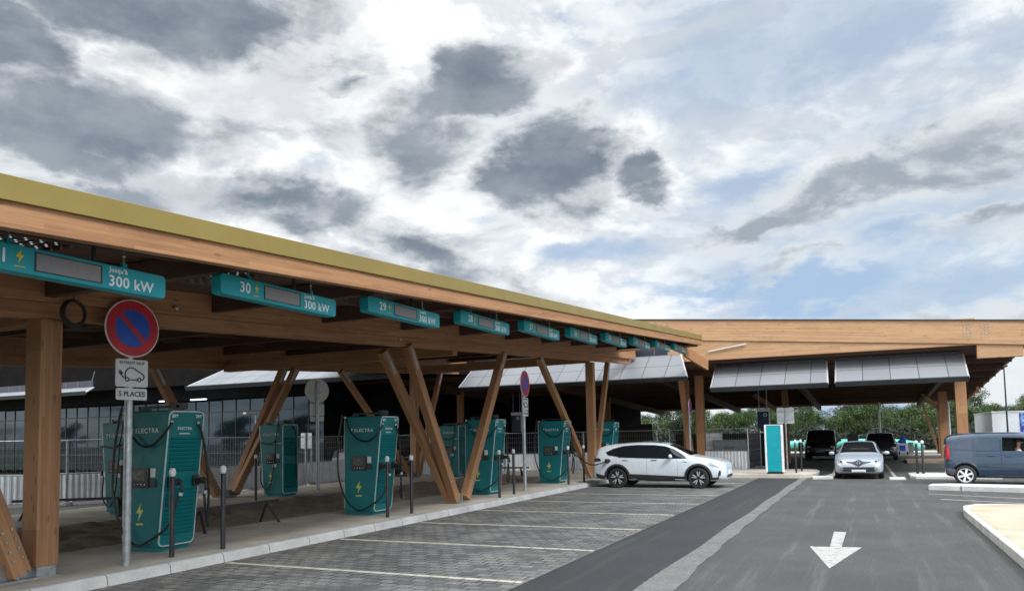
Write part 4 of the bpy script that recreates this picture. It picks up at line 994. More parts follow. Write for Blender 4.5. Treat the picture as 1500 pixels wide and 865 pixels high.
# hanging navy panels
def navy(loc, w, h, label, ztopp):
    t = thing('hanging_panel', loc, label, 'panel', 'navy hanging panels')
    b = MB(); b.bb(-w/2, w/2, -.06, .06, 0, h); b.build('panel', M['navy'], t, bevel=.01)
    b = MB(); b.bb(-w/2-.02, w/2+.02, -.08, .08, h+.002, h+.17); b.build('top_box', M['zinc'], t)
    b = MB()
    for s in (-1, 1): b.tube([(s*w*.35, 0, h+.16), (s*w*.35, 0, ztopp-loc[2])], .015, 6)
    b.build('hanger', M['steel'], t)
    b = MB(); b.lathe([(.055, -.003), (.09, -.003), (.09, 0)], (w*.18, -.062, h*.82), 'y', 16); b.build('round_mark', M['zinc'], t)
    b = MB(); b.bb(w/2+.004, w/2+.05, -.06, .06, 0, h); b.build('side_strip', M['zinc'], t)
navy((-4.95, 42, 1.88), .56, 1.0, 'navy panel with a grey box on top hanging under the roof above the teal totem', rz_(42)-.2)
navy((-19.1, 42, 2.1), .62, 1.0, 'navy panel hanging under the roof left of the farther sign post', rz_(42)-.2)

# ------------------------------------------------------------------ vehicles
class Car:
    def __init__(s, st, n=56):
        s.st = st; s.L = st[-1][0]; s.x0 = st[0][0]; s.N = n
    def par(s, x):
        st = s.st; x = max(s.x0, min(s.L, x))
        for i in range(len(st)-1):
            if x <= st[i+1][0]: break
        a, b = st[i], st[i+1]; p = st[max(0, i-1)]; q = st[min(len(st)-1, i+2)]; h = b[0]-a[0]; t = (x-a[0])/h; out = []
        for k in range(1, 6):
            def sl(u, v): return (v[k]-u[k])/(v[0]-u[0]) if v[0] != u[0] else 0
            d = sl(a, b); m0 = 0.0 if sl(p, a)*d <= 0 else (sl(p, a)+d)/2; m1 = 0.0 if sl(b, q)*d <= 0 else (sl(b, q)+d)/2
            if i == 0: m0 = d
            if i == len(st)-2: m1 = d
            if d != 0:
                m0 = max(-3*abs(d), min(3*abs(d), m0)); m1 = max(-3*abs(d), min(3*abs(d), m1))
            t2, t3 = t*t, t**3
            out.append((2*t3-3*t2+1)*a[k]+(t3-2*t2+t)*h*m0+(-2*t3+3*t2)*b[k]+(t3-t2)*h*m1)
        return out
    def sec(s, x):
        zb, zl, zt, w, wt = s.par(x); g = zt-zl
        pts = [(0, zb), (w*.55, zb), (w*.86, zb+.015), (w*.955, zb+.07), (w*.985, zb+.18*(zl-zb)+.05), (w, zb+.45*(zl-zb)), (w*.992, zb+.72*(zl-zb)), (w*.965, zl-.03*(zl-zb)), (w*.945, zl+.02*g)]
        k = min(1, g/.35)
        e = w*.945
        pts += [(e+(wt-e)*.45, zl+g*(.30+.15*k)), (e+(wt-e)*.86, zl+g*(.58+.24*k)), (wt*.96, zl+g*(.80+.12*k)), (wt*.80, zl+g*(.93+.035*k)), (wt*.45, zt-.006*k), (0, zt)]
        return pts
    def y_at(s, x, z):
        p = s.sec(x)[2:13]
        for a, b in zip(p, p[1:]):
            if a[1] <= z <= b[1] and b[1] > a[1]: return a[0]+(b[0]-a[0])*(z-a[1])/(b[1]-a[1])
        return 0
    def z_at(s, x, y):
        p = s.sec(x)[7:]
        for a, b in zip(p, p[1:]):
            if b[0] <= abs(y) <= a[0] and a[0] > b[0]: return b[1]+(a[1]-b[1])*(abs(y)-b[0])/(a[0]-b[0])
        return s.par(x)[2]
    def inside(s, x, y, z):
        p = s.sec(x)
        if z < p[0][1] or z > p[-1][1]: return False
        for a, b in zip(p, p[1:]):
            if a[1] <= z <= b[1] and b[1] > a[1]:
                if abs(y) <= a[0]+(b[0]-a[0])*(z-a[1])/(b[1]-a[1])+1e-6: return True
        return False
    def x_front(s, y, z, rear=False):
        rng = range(0, 160)
        for i in rng:
            x = (s.L-i*.012) if not rear else (s.x0+i*.012)
            if s.inside(x, y, z): return x
        return s.L-.6 if not rear else s.x0+.6
    def body(s, m_, parent, arches, ra, hw, wdepth=.34, cuts=()):
        n = s.N; mb = MB(); rows = []
        L = s.L-s.x0
        xs = [s.x0+L*(.5-.5*math.cos(math.pi*i/n))*.55+.45*L*i/n for i in range(n+1)]
        vs = []; ns = None
        for x in xs:
            p = s.sec(x); full = [(-a, b) for a, b in p[::-1][:-1]]+p[:-0 or None]
            full = [(-a, b) for a, b in p[1:-1]][::-1]
            loop = p+full
            ns = len(loop); vs += [(x, a, b) for a, b in loop]
        fs = []
        for i in range(n):
            for k in range(ns): fs.append((i*ns+k, i*ns+(k+1) % ns, (i+1)*ns+(k+1) % ns, (i+1)*ns+k))
        fs.append(tuple(range(ns))); fs.append(tuple(n*ns+k for k in range(ns))[::-1])
        mb.add(vs, fs); o = mb.build('body', [m_, M['plastic_dark']], parent, smooth=True)
        # wheel wells (and open windows) are cut out of the shell
        for (cx, cz, r) in arches:
            for sg in (-1, 1):
                c = MB(); c.lathe([(0, sg*(hw-wdepth)), (r, sg*(hw-wdepth)), (r, sg*(hw+.2)), (0, sg*(hw+.2))], (cx, 0, cz), 'y', 36)
                s.cut(o, c)
        for c in cuts: s.cut(o, c)
        o.data.set_sharp_from_angle(angle=R(38))
        return o
    def cut(s, o, c):
        k = c.build('cutter', [M['plastic_dark']], o.parent); bpy.context.view_layer.update()
        md = o.modifiers.new('b', 'BOOLEAN'); md.operation = 'DIFFERENCE'; md.object = k; md.solver = 'EXACT'; md.material_mode = 'TRANSFER'
        dg = bpy.context.evaluated_depsgraph_get(); dg.update()
        me = bpy.data.meshes.new_from_object(o.evaluated_get(dg), depsgraph=dg)
        o.modifiers.clear(); old = o.data; o.data = me; me.name = 'body'; bpy.data.meshes.remove(old)
        bpy.data.objects.remove(k)
    def patch(s, name, outline, m_, parent, mode, side=1, off=.006, rings=5, label=None):
        """curved panel lying on the shell. outline 2d: side (x,z), front/rear (y,z), top (x,y)"""
        cx = sum(p[0] for p in outline)/len(outline); cy = sum(p[1] for p in outline)/len(outline)
        # densify
        dn = []
        for a, b in zip(outline, outline[1:]+outline[:1]):
            m_n = max(1, int(math.hypot(b[0]-a[0], b[1]-a[1])/.07))
            for k in range(m_n): dn.append((a[0]+(b[0]-a[0])*k/m_n, a[1]+(b[1]-a[1])*k/m_n))
        def mp(u, v, o_):
            if mode == 'side': return (u, side*(s.y_at(u, v)+o_), v)
            if mode == 'front': return (s.x_front(u, v)+o_, u, v)
            if mode == 'rear': return (s.x_front(u, v, True)-o_, u, v)
            return (u, v, s.z_at(u, v)+o_)
        n = len(dn); vs = []; fs = []
        for j in range(rings):
            k = 1-j/rings
            for (u, v) in dn: vs.append(mp(cx+(u-cx)*k, cy+(v-cy)*k, off))
        vs.append(mp(cx, cy, off)); c = len(vs)-1
        for j in range(rings-1):
            for i in range(n): fs.append((j*n+i, j*n+(i+1) % n, (j+1)*n+(i+1) % n, (j+1)*n+i))
        for i in range(n): fs.append(((rings-1)*n+i, (rings-1)*n+(i+1) % n, c))
        o_ = len(vs); vs += [mp(u, v, -.012) for u, v in dn]
        for i in range(n): fs.append((i, o_+i, o_+(i+1) % n, (i+1) % n))
        b = MB(); b.add(vs, fs); return b.build(name, m_, parent, smooth=True, label=label)
def wheel(parent, x, y, r, side, rimr, spokes=5, rim=None, w=.21, style='alloy'):
    twin = style == 'twin'
    rim = rim or M['alloy']
    a = bpy.data.objects.new('wheel', None)
    b = MB(); b.lathe([(rimr, -w/2), (r-.03, -w/2), (r, -w/2+.035), (r, w/2-.035), (r-.03, w/2), (rimr, w/2), (rimr-.01, w/2-.02), (rimr-.02, 0), (rimr, -w/2)], (0, 0, 0), 'y', 40)
    t = b.build('wheel', M['rubber'], parent, (x, y, r), smooth=True)
    b = MB(); b.lathe([(0, side*.0), (rimr, side*.0), (rimr, side*.01), (0, side*.01)], (0, 0, 0), 'y', 32); b.build('brake_disc', M['plastic_dark'], t)
    b = MB(); yo = side*(w/2-.02)
    b.lathe([(rimr, yo+side*.012), (rimr-.022, yo+side*.012), (rimr-.03, yo-side*.02), (rimr, yo-side*.02)], (0, 0, 0), 'y', 40)
    b.lathe([(0, yo+side*.012), (.055, yo+side*.012), (.065, yo-side*.02), (0, yo-side*.02)], (0, 0, 0), 'y', 20)
    for k in range(spokes):
        for dd in ((-.13, .13) if style == 'twin' else (0,)):
            an = 2*math.pi*k/spokes+.3
            a1 = an+dd*1.6; w0, w1 = (.030, .034) if style == 'twin' else (.05, .075)
            p0 = V((math.cos(an)*.045, 0, math.sin(an)*.045)); p1 = V((math.cos(a1)*(rimr-.02), 0, math.sin(a1)*(rimr-.02)))
            d = (p1-p0).normalized(); nn = V((-d.z, 0, d.x))
            q = [p0+nn*w0/2*1, p0-nn*w0/2, p1-nn*w1/2, p1+nn*w1/2]
            b.add([v+V((0, yo+side*.006, 0)) for v in q]+[v+V((0, yo-side*.02, 0)) for v in q], [(0, 1, 2, 3), (7, 6, 5, 4), (0, 4, 5, 1), (1, 5, 6, 2), (2, 6, 7, 3), (3, 7, 4, 0)], 1)
    b.build('rim', [M['paint_black'] if twin else rim, rim], t)
    return t
def mirror(parent, x, y, z, side, m_):
    b = MB(); b.sphere((x, y+side*.16, z), .085, 0, 14, (.75, 1.25, .85)); b.build('wing_mirror', m_, parent, smooth=True)
    b = MB(); b.tube([(x, y-side*.04, z-.06), (x, y+side*.10, z-.045)], .028, 8); b.build('mirror_arm', M['plastic_dark'], parent)

# --- white electric crossover
st = [(0, .42, .72, .90, .66, .56), (.05, .33, .88, 1.12, .80, .62), (.17, .29, 1.0, 1.34, .87, .62), (.36, .27, 1.05, 1.44, .90, .60), (.95, .25, 1.05, 1.51, .925, .61), (1.7, .23, 1.03, 1.545, .925, .62),
      (2.3, .22, 1.01, 1.53, .925, .61), (2.75, .22, .99, 1.43, .925, .60), (3.15, .22, .97, 1.24, .925, .62), (3.45, .22, .95, 1.09, .92, .70), (3.75, .22, .91, 1.035, .915, .80), (4.1, .23, .83, .975, .90, .80),
      (4.35, .25, .75, .905, .86, .76), (4.50, .27, .66, .83, .79, .70), (4.56, .31, .58, .74, .70, .60), (4.58, .38, .50, .62, .58, .48)]
ev = Car(st)
t = thing('parked_car', (-8.86, 26.62, .008), 'white electric crossover plugged in at a charging bay', 'car')
WX = (.93, 3.70); ev.body(M['paint_white'], t, [(WX[0], .36, .40), (WX[1], .36, .40)], .4, .93)
for sg in (-1, 1):
    low = [(.60, 1.12), (1.1, 1.04), (1.9, 1.01), (2.6, .995), (3.34, .99)]
    upp = [(3.14, 1.14), (2.86, 1.31), (2.55, 1.41), (2.2, 1.45), (1.6, 1.465), (1.1, 1.43), (.76, 1.34), (.50, 1.22)]
    ev.patch('side_window', low+upp, M['glass'], t, 'side', sg, .014, 9)
    for xp in (1.98, 1.02): 
        b = MB(); z0, z1 = 1.03, 1.45 if xp > 1.5 else 1.40
        b.add([(xp+dx, sg*(ev.y_at(xp+dx, z)+.010), z) for z in (z0, (z0+z1)/2, z1) for dx in (-.035, .035)], [(0, 1, 3, 2), (2, 3, 5, 4)]); b.build('door_pillar', M['black'], t)
    ev.patch('sill_cladding', [(1.36, .24), (3.28, .24), (3.24, .40), (1.9, .46), (1.38, .48)], M['plastic_dark'], t, 'side', sg, .012)
    ev.patch('rear_cladding', [(.14, .33), (.5, .30), (.53, .40), (.16, .50)], M['plastic_dark'], t, 'side', sg, .012)
    ev.patch('front_cladding', [(4.12, .28), (4.36, .30), (4.36, .38), (4.16, .36)], M['plastic_dark'], t, 'side', sg, .012)
    for wx in WX:      # wheel arch cladding
        b = MB(); vs = []; n = 22
        for k in range(n+1):
            a = R(-8+196*k/n)
            for rr in (.395, .465):
                x, z = wx+rr*math.cos(a), .36+rr*math.sin(a); vs.append((x, sg*(ev.y_at(x, max(z, .30))+.012), z))
        vs += [(v[0], v[1]-sg*.03, v[2]) for v in vs]
        m2 = 2*(n+1); fs = [(2*k, 2*k+2, 2*k+3, 2*k+1) for k in range(n)]+[(2*k+1, 2*k+3, m2+2*k+3, m2+2*k+1) for k in range(n)]+[(2*k, m2+2*k, m2+2*k+2, 2*k+2) for k in range(n)]
        b.add(vs, fs); b.build('arch_cladding', M['plastic_dark'], t)
        wheel(t, wx, sg*.80, .345, sg, .245, 5, style='twin')
    for hx in (1.12, 2.12):
        ev.patch('door_handle', [(hx, .925), (hx+.2, .925), (hx+.2, .95), (hx, .95)], M['plastic_dark'], t, 'side', sg, .012, 2)
    ev.patch('badge', [(3.20, .87), (3.34, .865), (3.33, .885), (3.20, .885)], M['plastic_dark'], t, 'side', sg, .008, 2)
    ev.patch('headlight', [(4.02, .80), (4.10, .86), (4.30, .80), (4.44, .72), (4.40, .68), (4.2, .73)], M['lens'], t, 'side', sg, .008)
    ev.patch('air_intake', [(4.33, .38), (4.42, .45), (4.43, .58), (4.38, .60), (4.34, .50)], M['black'], t, 'side', sg, .008)
    ev.patch('tail_light', [(.03, .88), (.36, .92), (.30, 1.02), (.06, 1.02)], M['paint_black'], t, 'side', sg, .008)
    mirror(t, 2.82, sg*.88, 1.07, sg, M['paint_white'])
    b = MB(); 
    for zz in (0.0,): b.tube([(x, sg*(ev.par(x)[4]*.80), ev.z_at(x, ev.par(x)[4]*.80)+.022) for x in (.7, 1.0, 1.5, 2.0, 2.5)], .013, 6)
    b.build('roof_rail', M['chrome'], t)
    for (xd, z0, z1) in ((1.98, .45, 1.04), (3.02, .42, 1.0)):
        b = MB(); zs = [z0+(z1-z0)*k/6 for k in range(7)]
        b.add([(xd+dx, sg*(ev.y_at(xd, z)+.002), z) for z in zs for dx in (-.004, .004)], [(2*k, 2*k+1, 2*k+3, 2*k+2) for k in range(6)]); b.build('door_gap', M['plastic_dark'], t)
ev.patch('windscreen', [(2.70, -.50), (2.70, .50), (3.42, .62), (3.42, -.62)], M['glass'], t, 'top', off=.014, rings=9)
ev.patch('roof_glass', [(1.0, -.46), (1.0, .46), (2.35, .48), (2.35, -.48)], M['glass'], t, 'top', off=.006)
ev.patch('rear_window', [(.10, -.50), (.10, .50), (.42, .48), (.42, -.48)], M['glass'], t, 'top', off=.006)
ev.patch('charge_port', [(.50, .86), (.62, .84), (.72, .92), (.64, 1.0), (.50, .99)], M['black'], t, 'side', -1, .010)
b = MB(); b.box((.60, -.99, .93), (.09, .16, .09), rot=Matrix.Rotation(R(18), 3, 'X')); b.build('charging_plug', M['black'], t, bevel=.01)
ev.patch('lower_grille', [(-.5, .36), (.5, .36), (.52, .44), (-.52, .44)], M['black'], t, 'front', off=.01)
ev.patch('number_plate', [(-.26, .46), (.26, .46), (.26, .57), (-.26, .57)], M['sign_white'], t, 'front', off=.02, rings=2)
# charging cable from charger to the white car
b = MB(); b.tube(curve_pts([(-9.75, 26.2, 1.25), (-9.45, 26.1, 1.05), (-9.1, 25.9, .86), (-8.75, 25.62, .80), (-8.42, 25.50, .86), (-8.27, 25.60, .93)], 10), .019, 8)
q = b.build('charging_cable', M['cable'], smooth=True); tag(q, 'black charging cable stretched from the charger to the white car', 'cable')

# --- silver hatchback facing the viewer
st = [(0, .42, .68, .82, .62, .5), (.08, .30, .82, 1.02, .74, .54), (.35, .22, .88, 1.26, .82, .52), (.9, .19, .88, 1.36, .865, .56), (1.7, .18, .87, 1.385, .865, .57), (2.2, .18, .86, 1.34, .865, .555), (2.55, .18, .86, 1.20, .865, .57),
      (2.9, .18, .85, 1.0, .865, .64), (3.15, .18, .82, .90, .86, .70), (3.5, .18, .74, .845, .845, .70), (3.75, .18, .66, .775, .815, .66), (3.93, .19, .58, .70, .765, .60), (4.02, .22, .50, .62, .69, .52), (4.06, .28, .45, .54, .58, .42)]
cl = Car(st)
t = thing('moving_car', (-.36, 35.55, .004), 'silver hatchback driving towards the viewer with a diamond badge on its nose', 'car', rz=R(-90.5))
cl.body(M['paint_silver'], t, [(.75, .31, .35), (3.28, .31, .35)], .35, .87)
for sg in (-1, 1):
    cl.patch('side_window', [(.75, .92), (1.5, .91), (2.5, .90), (2.72, .92), (2.30, 1.16), (1.9, 1.24), (1.2, 1.25), (.8, 1.15)], M['glass'], t, 'side', sg, .012, 8)
    for wx in (.75, 3.28): wheel(t, wx, sg*.74, .30, sg, .20, 6)
    hl = [(.47, .60), (.56, .565), (.70, .60), (.755, .68), (.71, .745), (.60, .72), (.50, .66)]
    cl.patch('headlight', [(sg*y, z) for y, z in hl], M['lens'], t, 'front', off=.012)
    cl.patch('headlight_bowl', [(sg*.60+.045*math.cos(R(a)), .645+.045*math.sin(R(a))) for a in range(0, 360, 30)], M['screen_dark'], t, 'front', off=.018, rings=2)
    cl.patch('fog_lamp', [(sg*.565+.04*math.cos(R(a)), .375+.035*math.sin(R(a))) for a in range(0, 360, 30)], M['lens'], t, 'front', off=.016, rings=2)
    mirror(t, 2.55, sg*.82, .93, sg, M['paint_silver'])
cl.patch('windscreen', [(2.16, -.50), (2.16, .50), (2.55, .58), (2.96, .66), (2.96, -.66), (2.55, -.58)], M['glass'], t, 'top', off=.016, rings=10)
cl.patch('upper_grille', [(-.42, .61), (-.18, .555), (0, .47), (.18, .555), (.42, .61), (.42, .65), (.16, .655), (0, .735), (-.16, .655), (-.42, .65)], M['plastic_dark'], t, 'front', off=.010)
cl.patch('lower_grille', [(-.64, .38), (-.52, .28), (.52, .28), (.64, .38), (.54, .45), (-.54, .45)], M['plastic_dark'], t, 'front', off=.012)
cl.patch('number_plate', [(-.24, .265), (.24, .265), (.24, .355), (-.24, .355)], M['sign_white'], t, 'front', off=.045, rings=2)
# diamond badge: two nested lozenges
xb = cl.x_front(0, .60)+.03
b = MB(); vs = []
for (a, h) in ((.075, .105), (.032, .055)): vs += [(xb, -a, .60), (xb, 0, .60-h), (xb, a, .60), (xb, 0, .60+h)]
vs += [(v[0]-.03, v[1], v[2]) for v in vs]
b.add(vs, [(i, (i+1) % 4, 4+(i+1) % 4, 4+i) for i in range(4)]+[(i, 8+i, 8+(i+1) % 4, (i+1) % 4) for i in range(4)]); b.build('diamond_badge', M['chrome'], t)
cl.patch('bumper_lip', [(-.62, .20), (.62, .20), (.60, .235), (-.60, .235)], M['bumper_grey'], t, 'front', off=.02, rings=2)

# --- slate blue small van, nose to the right
st = [(0, .35, .85, 1.15, .76, .68), (.03, .30, .95, 1.45, .80, .70), (.12, .26, 1.0, 1.57, .83, .70), (.35, .24, 1.02, 1.63, .85, .71), (1.0, .22, 1.02, 1.67, .86, .72), (1.9, .21, 1.02, 1.67, .86, .72), (2.35, .21, 1.01, 1.63, .86, .70),
      (2.75, .21, 1.0, 1.50, .86, .68), (3.1, .21, .99, 1.27, .86, .68), (3.35, .21, .97, 1.10, .86, .72), (3.7, .22, .88, 1.0, .84, .74), (3.95, .24, .76, .88, .78, .66), (4.08, .28, .64, .76, .70, .56), (4.15, .36, .52, .62, .55, .42)]
vn = Car(st)
t = thing('moving_van', (2.26, 29.45, .004), 'slate blue small van crossing at right with its driver visible in the open window', 'van', rz=R(-3))
VW = (.54, 3.32)
win = [(1.58, 1.08), (2.86, 1.055), (2.80, 1.16), (2.55, 1.38), (2.30, 1.47), (1.60, 1.50)]
cut = MB(); cut.prism(win, lambda x, z: (x, -1.2, z), lambda x, z: (x, -.10, z))
vn.body(M['paint_blue'], t, [(VW[0], .33, .37), (VW[1], .33, .37)], .37, .87, cuts=[cut])
for sg in (-1, 1):
    for wx in VW: wheel(t, wx, sg*.76, .315, sg, .225, 6, M['white'])
    if sg > 0: vn.patch('side_window', win, M['glass'], t, 'side', sg)
    # pressed side panels of the load space
    vn.patch('pressed_panel', [(.28, 1.14), (.76, 1.11), (.76, 1.50), (.40, 1.48), (.30, 1.38)], M['paint_blue'], t, 'side', sg, .012)
    vn.patch('pressed_panel', [(.84, 1.10), (1.50, 1.09), (1.50, 1.52), (.84, 1.51)], M['paint_blue'], t, 'side', sg, .012)
    vn.patch('rub_strip', [(1.12, .55), (2.95, .53), (2.95, .61), (1.12, .63)], M['paint_blue'], t, 'side', sg, .018)
    vn.patch('sill_strip', [(1.08, .24), (2.95, .23), (2.95, .29), (1.08, .30)], M['bumper_grey'], t, 'side', sg, .014)
    vn.patch('door_handle', [(1.16, .93), (1.38, .93), (1.38, .97), (1.16, .97)], M['paint_blue'], t, 'side', sg, .035, 2)
    vn.patch('door_handle', [(1.64, .91), (1.86, .91), (1.86, .95), (1.64, .95)], M['paint_blue'], t, 'side', sg, .035, 2)
    vn.patch('tail_light', [(.015, .80), (.12, .82), (.13, 1.12), (.09, 1.30), (.03, 1.30)], M['red_lens'], t, 'side', sg, .014)
    vn.patch('rear_bumper', [(.01, .34), (.26, .30), (.28, .50), (.02, .56)], M['bumper_grey'], t, 'side', sg, .02)
    for xd in (.80, 1.54, 2.95):
        zs = [.32+(1.58-.32)*k/8 for k in range(9)] if xd < 2.9 else [.32+.66*k/8 for k in range(9)]
        b = MB(); b.add([(xd+dx, sg*(vn.y_at(xd, z)+(.004 if not(1.08<z<1.57 and xd<1) else .014)), z) for z in zs for dx in (-.005, .005)], [(2*k, 2*k+1, 2*k+3, 2*k+2) for k in range(8)]); b.build('door_gap', M['plastic_dark'], t)
    mirror(t, 2.85, sg*.86, 1.10, sg, M['plastic_dark'])
    # arch lip
    b = MB(); b.tube([(VW[0]+.40*math.cos(R(a)), sg*(vn.y_at(VW[0]+.40*math.cos(R(a)), .33+.40*math.sin(R(a)))-.002), .33+.40*math.sin(R(a))) for a in range(0, 181, 12)], .02, 6); b.build('arch_lip', M['paint_blue'], t, smooth=True)
vn.patch('windscreen', [(2.46, -.58), (2.46, .58), (3.28, .64), (3.28, -.64)], M['glass'], t, 'top', off=.008)
van = t
# seated driver (one skinned figure)
def skinned(name, vs, es, m_, parent=None, loc=(0, 0, 0), root=0, sub=2):
    me = bpy.data.meshes.new(name); me.from_pydata([v[0] for v in vs], es, []); o = bpy.data.objects.new(name, me); COL.objects.link(o)
    md = o.modifiers.new('skin', 'SKIN'); sk = me.skin_vertices[0].data
    for i, v in enumerate(vs): sk[i].radius = (v[1], v[1]*(v[2] if len(v) > 2 else 1)); sk[i].use_root = (i == root)
    sb = o.modifiers.new('s', 'SUBSURF'); sb.levels = sub; sb.render_levels = sub
    dg = bpy.context.evaluated_depsgraph_get(); m2 = bpy.data.meshes.new_from_object(o.evaluated_get(dg)); o.modifiers.clear(); o.data = m2; m2.name = name
    m2.materials.clear(); m2.materials.append(m_); m2.polygons.foreach_set('use_smooth', [True]*len(m2.polygons))
    o.location = loc
    if parent: o.parent = parent
    return o
pl = V((2.26+1.98, 29.45-.46, 0))
per = thing('person', (pl.x, pl.y, .60), 'driver in a pale shirt with short dark hair sitting at the open van window', 'person')
bv = [((0, 0, .10), .13), ((.02, 0, .32), .13), ((.03, 0, .50), .10), ((.05, 0, .575), .05), ((.065, 0, .64), .052), ((.08, 0, .73), .082), ((.085, 0, .80), .075),
      ((.05, -.19, .47), .05), ((.16, -.23, .24), .04), ((.40, -.14, .30), .032), ((.48, -.12, .33), .035), ((.05, .19, .47), .05), ((.16, .23, .24), .04), ((.40, .14, .30), .032), ((.48, .12, .33), .035),
      ((.25, -.10, .06), .08), ((.48, -.11, .08), .06), ((.25, .10, .06), .08), ((.48, .11, .08), .06)]
be = [(0, 1), (1, 2), (2, 3), (3, 4), (4, 5), (5, 6), (2, 7), (7, 8), (8, 9), (9, 10), (2, 11), (11, 12), (12, 13), (13, 14), (0, 15), (15, 16), (0, 17), (17, 18)]
skinned('body', bv, be, M['skin'], per)
sv = [((.0, 0, .04), .14), ((.02, 0, .30), .145), ((.03, 0, .50), .105), ((.05, -.20, .47), .062), ((.14, -.235, .28), .055), ((.05, .20, .47), .062), ((.14, .235, .28), .055)]
skinned('shirt', sv, [(0, 1), (1, 2), (2, 3), (3, 4), (2, 5), (5, 6)], M['cloth'], per)
b = MB(); b.sphere((.065, 0, .795), .098, 0, 16, (1.02, .90, .78)); b.build('hair', M['hair'], per, smooth=True)
b = MB(); b.sphere((.175, 0, .735), .018, 0, 8, (1.2, .7, 1)); b.sphere((.08, -.083, .735), .022, 0, 8, (.6, .4, 1)); b.sphere((.08, .083, .735), .022, 0, 8, (.6, .4, 1)); b.build('face_features', M['skin'], per, smooth=True)

# --- black van facing the viewer, behind the silver car
def simple_front(name, loc, label, cat, st, paint, W, r, wb, screen, rz=-90):
    c = Car(st, 36); t = thing(name, loc, label, cat, rz=R(rz)); c.body(paint, t, [(wb[0], r, r+.05), (wb[1], r, r+.05)], r+.05, W)
    for sg in (-1, 1):
        for wx in wb: wheel(t, wx, sg*(W-.12), r, sg, r*.66, 5)
        c.patch('headlight', [(sg*y, z) for y, z in screen['hl']], M['lens'], t, 'front', off=.012)
        c.patch('side_window', screen['sw'], M['glass'], t, 'side', sg)
        mirror(t, screen['mx'], sg*(W-.03), screen['mz'], sg, screen.get('mm', M['plastic_dark']))
    c.patch('windscreen', screen['ws'], M['glass'], t, 'top', off=.008)
    c.patch('number_plate', [(-.26, screen['pz']), (.26, screen['pz']), (.26, screen['pz']+.11), (-.26, screen['pz']+.11)], M['sign_white'] if 'plate' not in screen else M['bumper_grey'], t, 'front', off=.02, rings=2)
    c.patch('grille', screen['gr'], M['plastic_dark'], t, 'front', off=.010)
    return c, t
st = [(0, .4, 1.0, 1.6, .85, .74), (.1, .3, 1.1, 1.82, .92, .78), (.8, .25, 1.12, 1.88, .95, .80), (3.2, .25, 1.1, 1.88, .95, .80), (3.6, .25, 1.1, 1.78, .95, .78), (4.0, .25, 1.08, 1.42, .95, .76), (4.3, .25, 1.05, 1.16, .94, .80), (4.7, .25, .95, 1.06, .90, .78), (4.88, .28, .8, .92, .84, .70), (4.95, .36, .62, .74, .70, .56)]
simple_front('parked_van', (-2.72, 55.6, .004), 'black van facing the viewer parked under the roof left of the silver car', 'van', st, M['paint_black'], .95, .33, (.9, 4.0),
             dict(hl=[(.55, .80), (.80, .76), (.82, .84), (.6, .90)], sw=[(2.4, 1.2), (3.7, 1.18), (3.5, 1.55), (2.4, 1.6)], mx=3.85, mz=1.2, ws=[(3.68, -.66), (3.68, .66), (4.28, .74), (4.28, -.74)], pz=.5, gr=[(-.5, .66), (.5, .66), (.5, .78), (-.5, .78)], plate=1))
st = [(0, .4, .9, 1.2, .8, .66), (.1, .3, 1.0, 1.42, .88, .68), (.7, .24, 1.02, 1.58, .92, .68), (2.0, .24, 1.0, 1.62, .92, .70), (2.6, .24, 1.0, 1.54, .92, .68), (3.1, .24, .98, 1.26, .92, .70), (3.5, .24, .96, 1.06, .91, .78), (4.1, .25, .86, .98, .87, .74), (4.35, .28, .72, .84, .78, .62), (4.42, .36, .58, .68, .64, .5)]
simple_front('parked_car', (.62, 54.6, .004), 'dark grey SUV half hidden behind the silver car', 'car', st, M['paint_dark'], .92, .33, (.85, 3.5),
             dict(hl=[(.50, .70), (.76, .70), (.78, .80), (.52, .76)], sw=[(.9, 1.08), (2.9, 1.06), (2.4, 1.42), (1.2, 1.46)], mx=2.9, mz=1.08, ws=[(2.5, -.58), (2.5, .58), (3.42, .70), (3.42, -.70)], pz=.42, gr=[(-.45, .56), (.45, .56), (.45, .68), (-.45, .68)]))
simple_front('parked_car', (-6.6, 62.0, .004), 'small red car low behind the corner of the mesh fence', 'car', [(x, a, b_, c_*.9, d, e) for x, a, b_, c_, d, e in st], M['paint_red'], .92, .33, (.85, 3.5),
             dict(hl=[(.50, .62), (.76, .62), (.78, .70), (.52, .70)], sw=[(.9, 1.04), (2.9, 1.03), (2.4, 1.28), (1.2, 1.32)], mx=2.9, mz=1.0, ws=[(2.5, -.58), (2.5, .58), (3.42, .70), (3.42, -.70)], pz=.42, gr=[(-.45, .5), (.45, .5), (.45, .58), (-.45, .58)], mm=M['paint_red']))
c, t2 = simple_front('parked_car', (-23.2, 30.6, .004), 'dark saloon parked behind the mesh fence left of the middle charger', 'car', [(x, a, b_, c_*.93, d, e) for x, a, b_, c_, d, e in st], M['paint_dark'], .92, .33, (.85, 3.5),
             dict(hl=[(.50, .62), (.76, .62), (.78, .70), (.52, .70)], sw=[(.9, 1.04), (2.9, 1.03), (2.4, 1.30), (1.2, 1.34)], mx=2.9, mz=1.02, ws=[(2.5, -.58), (2.5, .58), (3.42, .70), (3.42, -.70)], pz=.42, gr=[(-.45, .5), (.45, .5), (.45, .58), (-.45, .58)]), rz=-8)
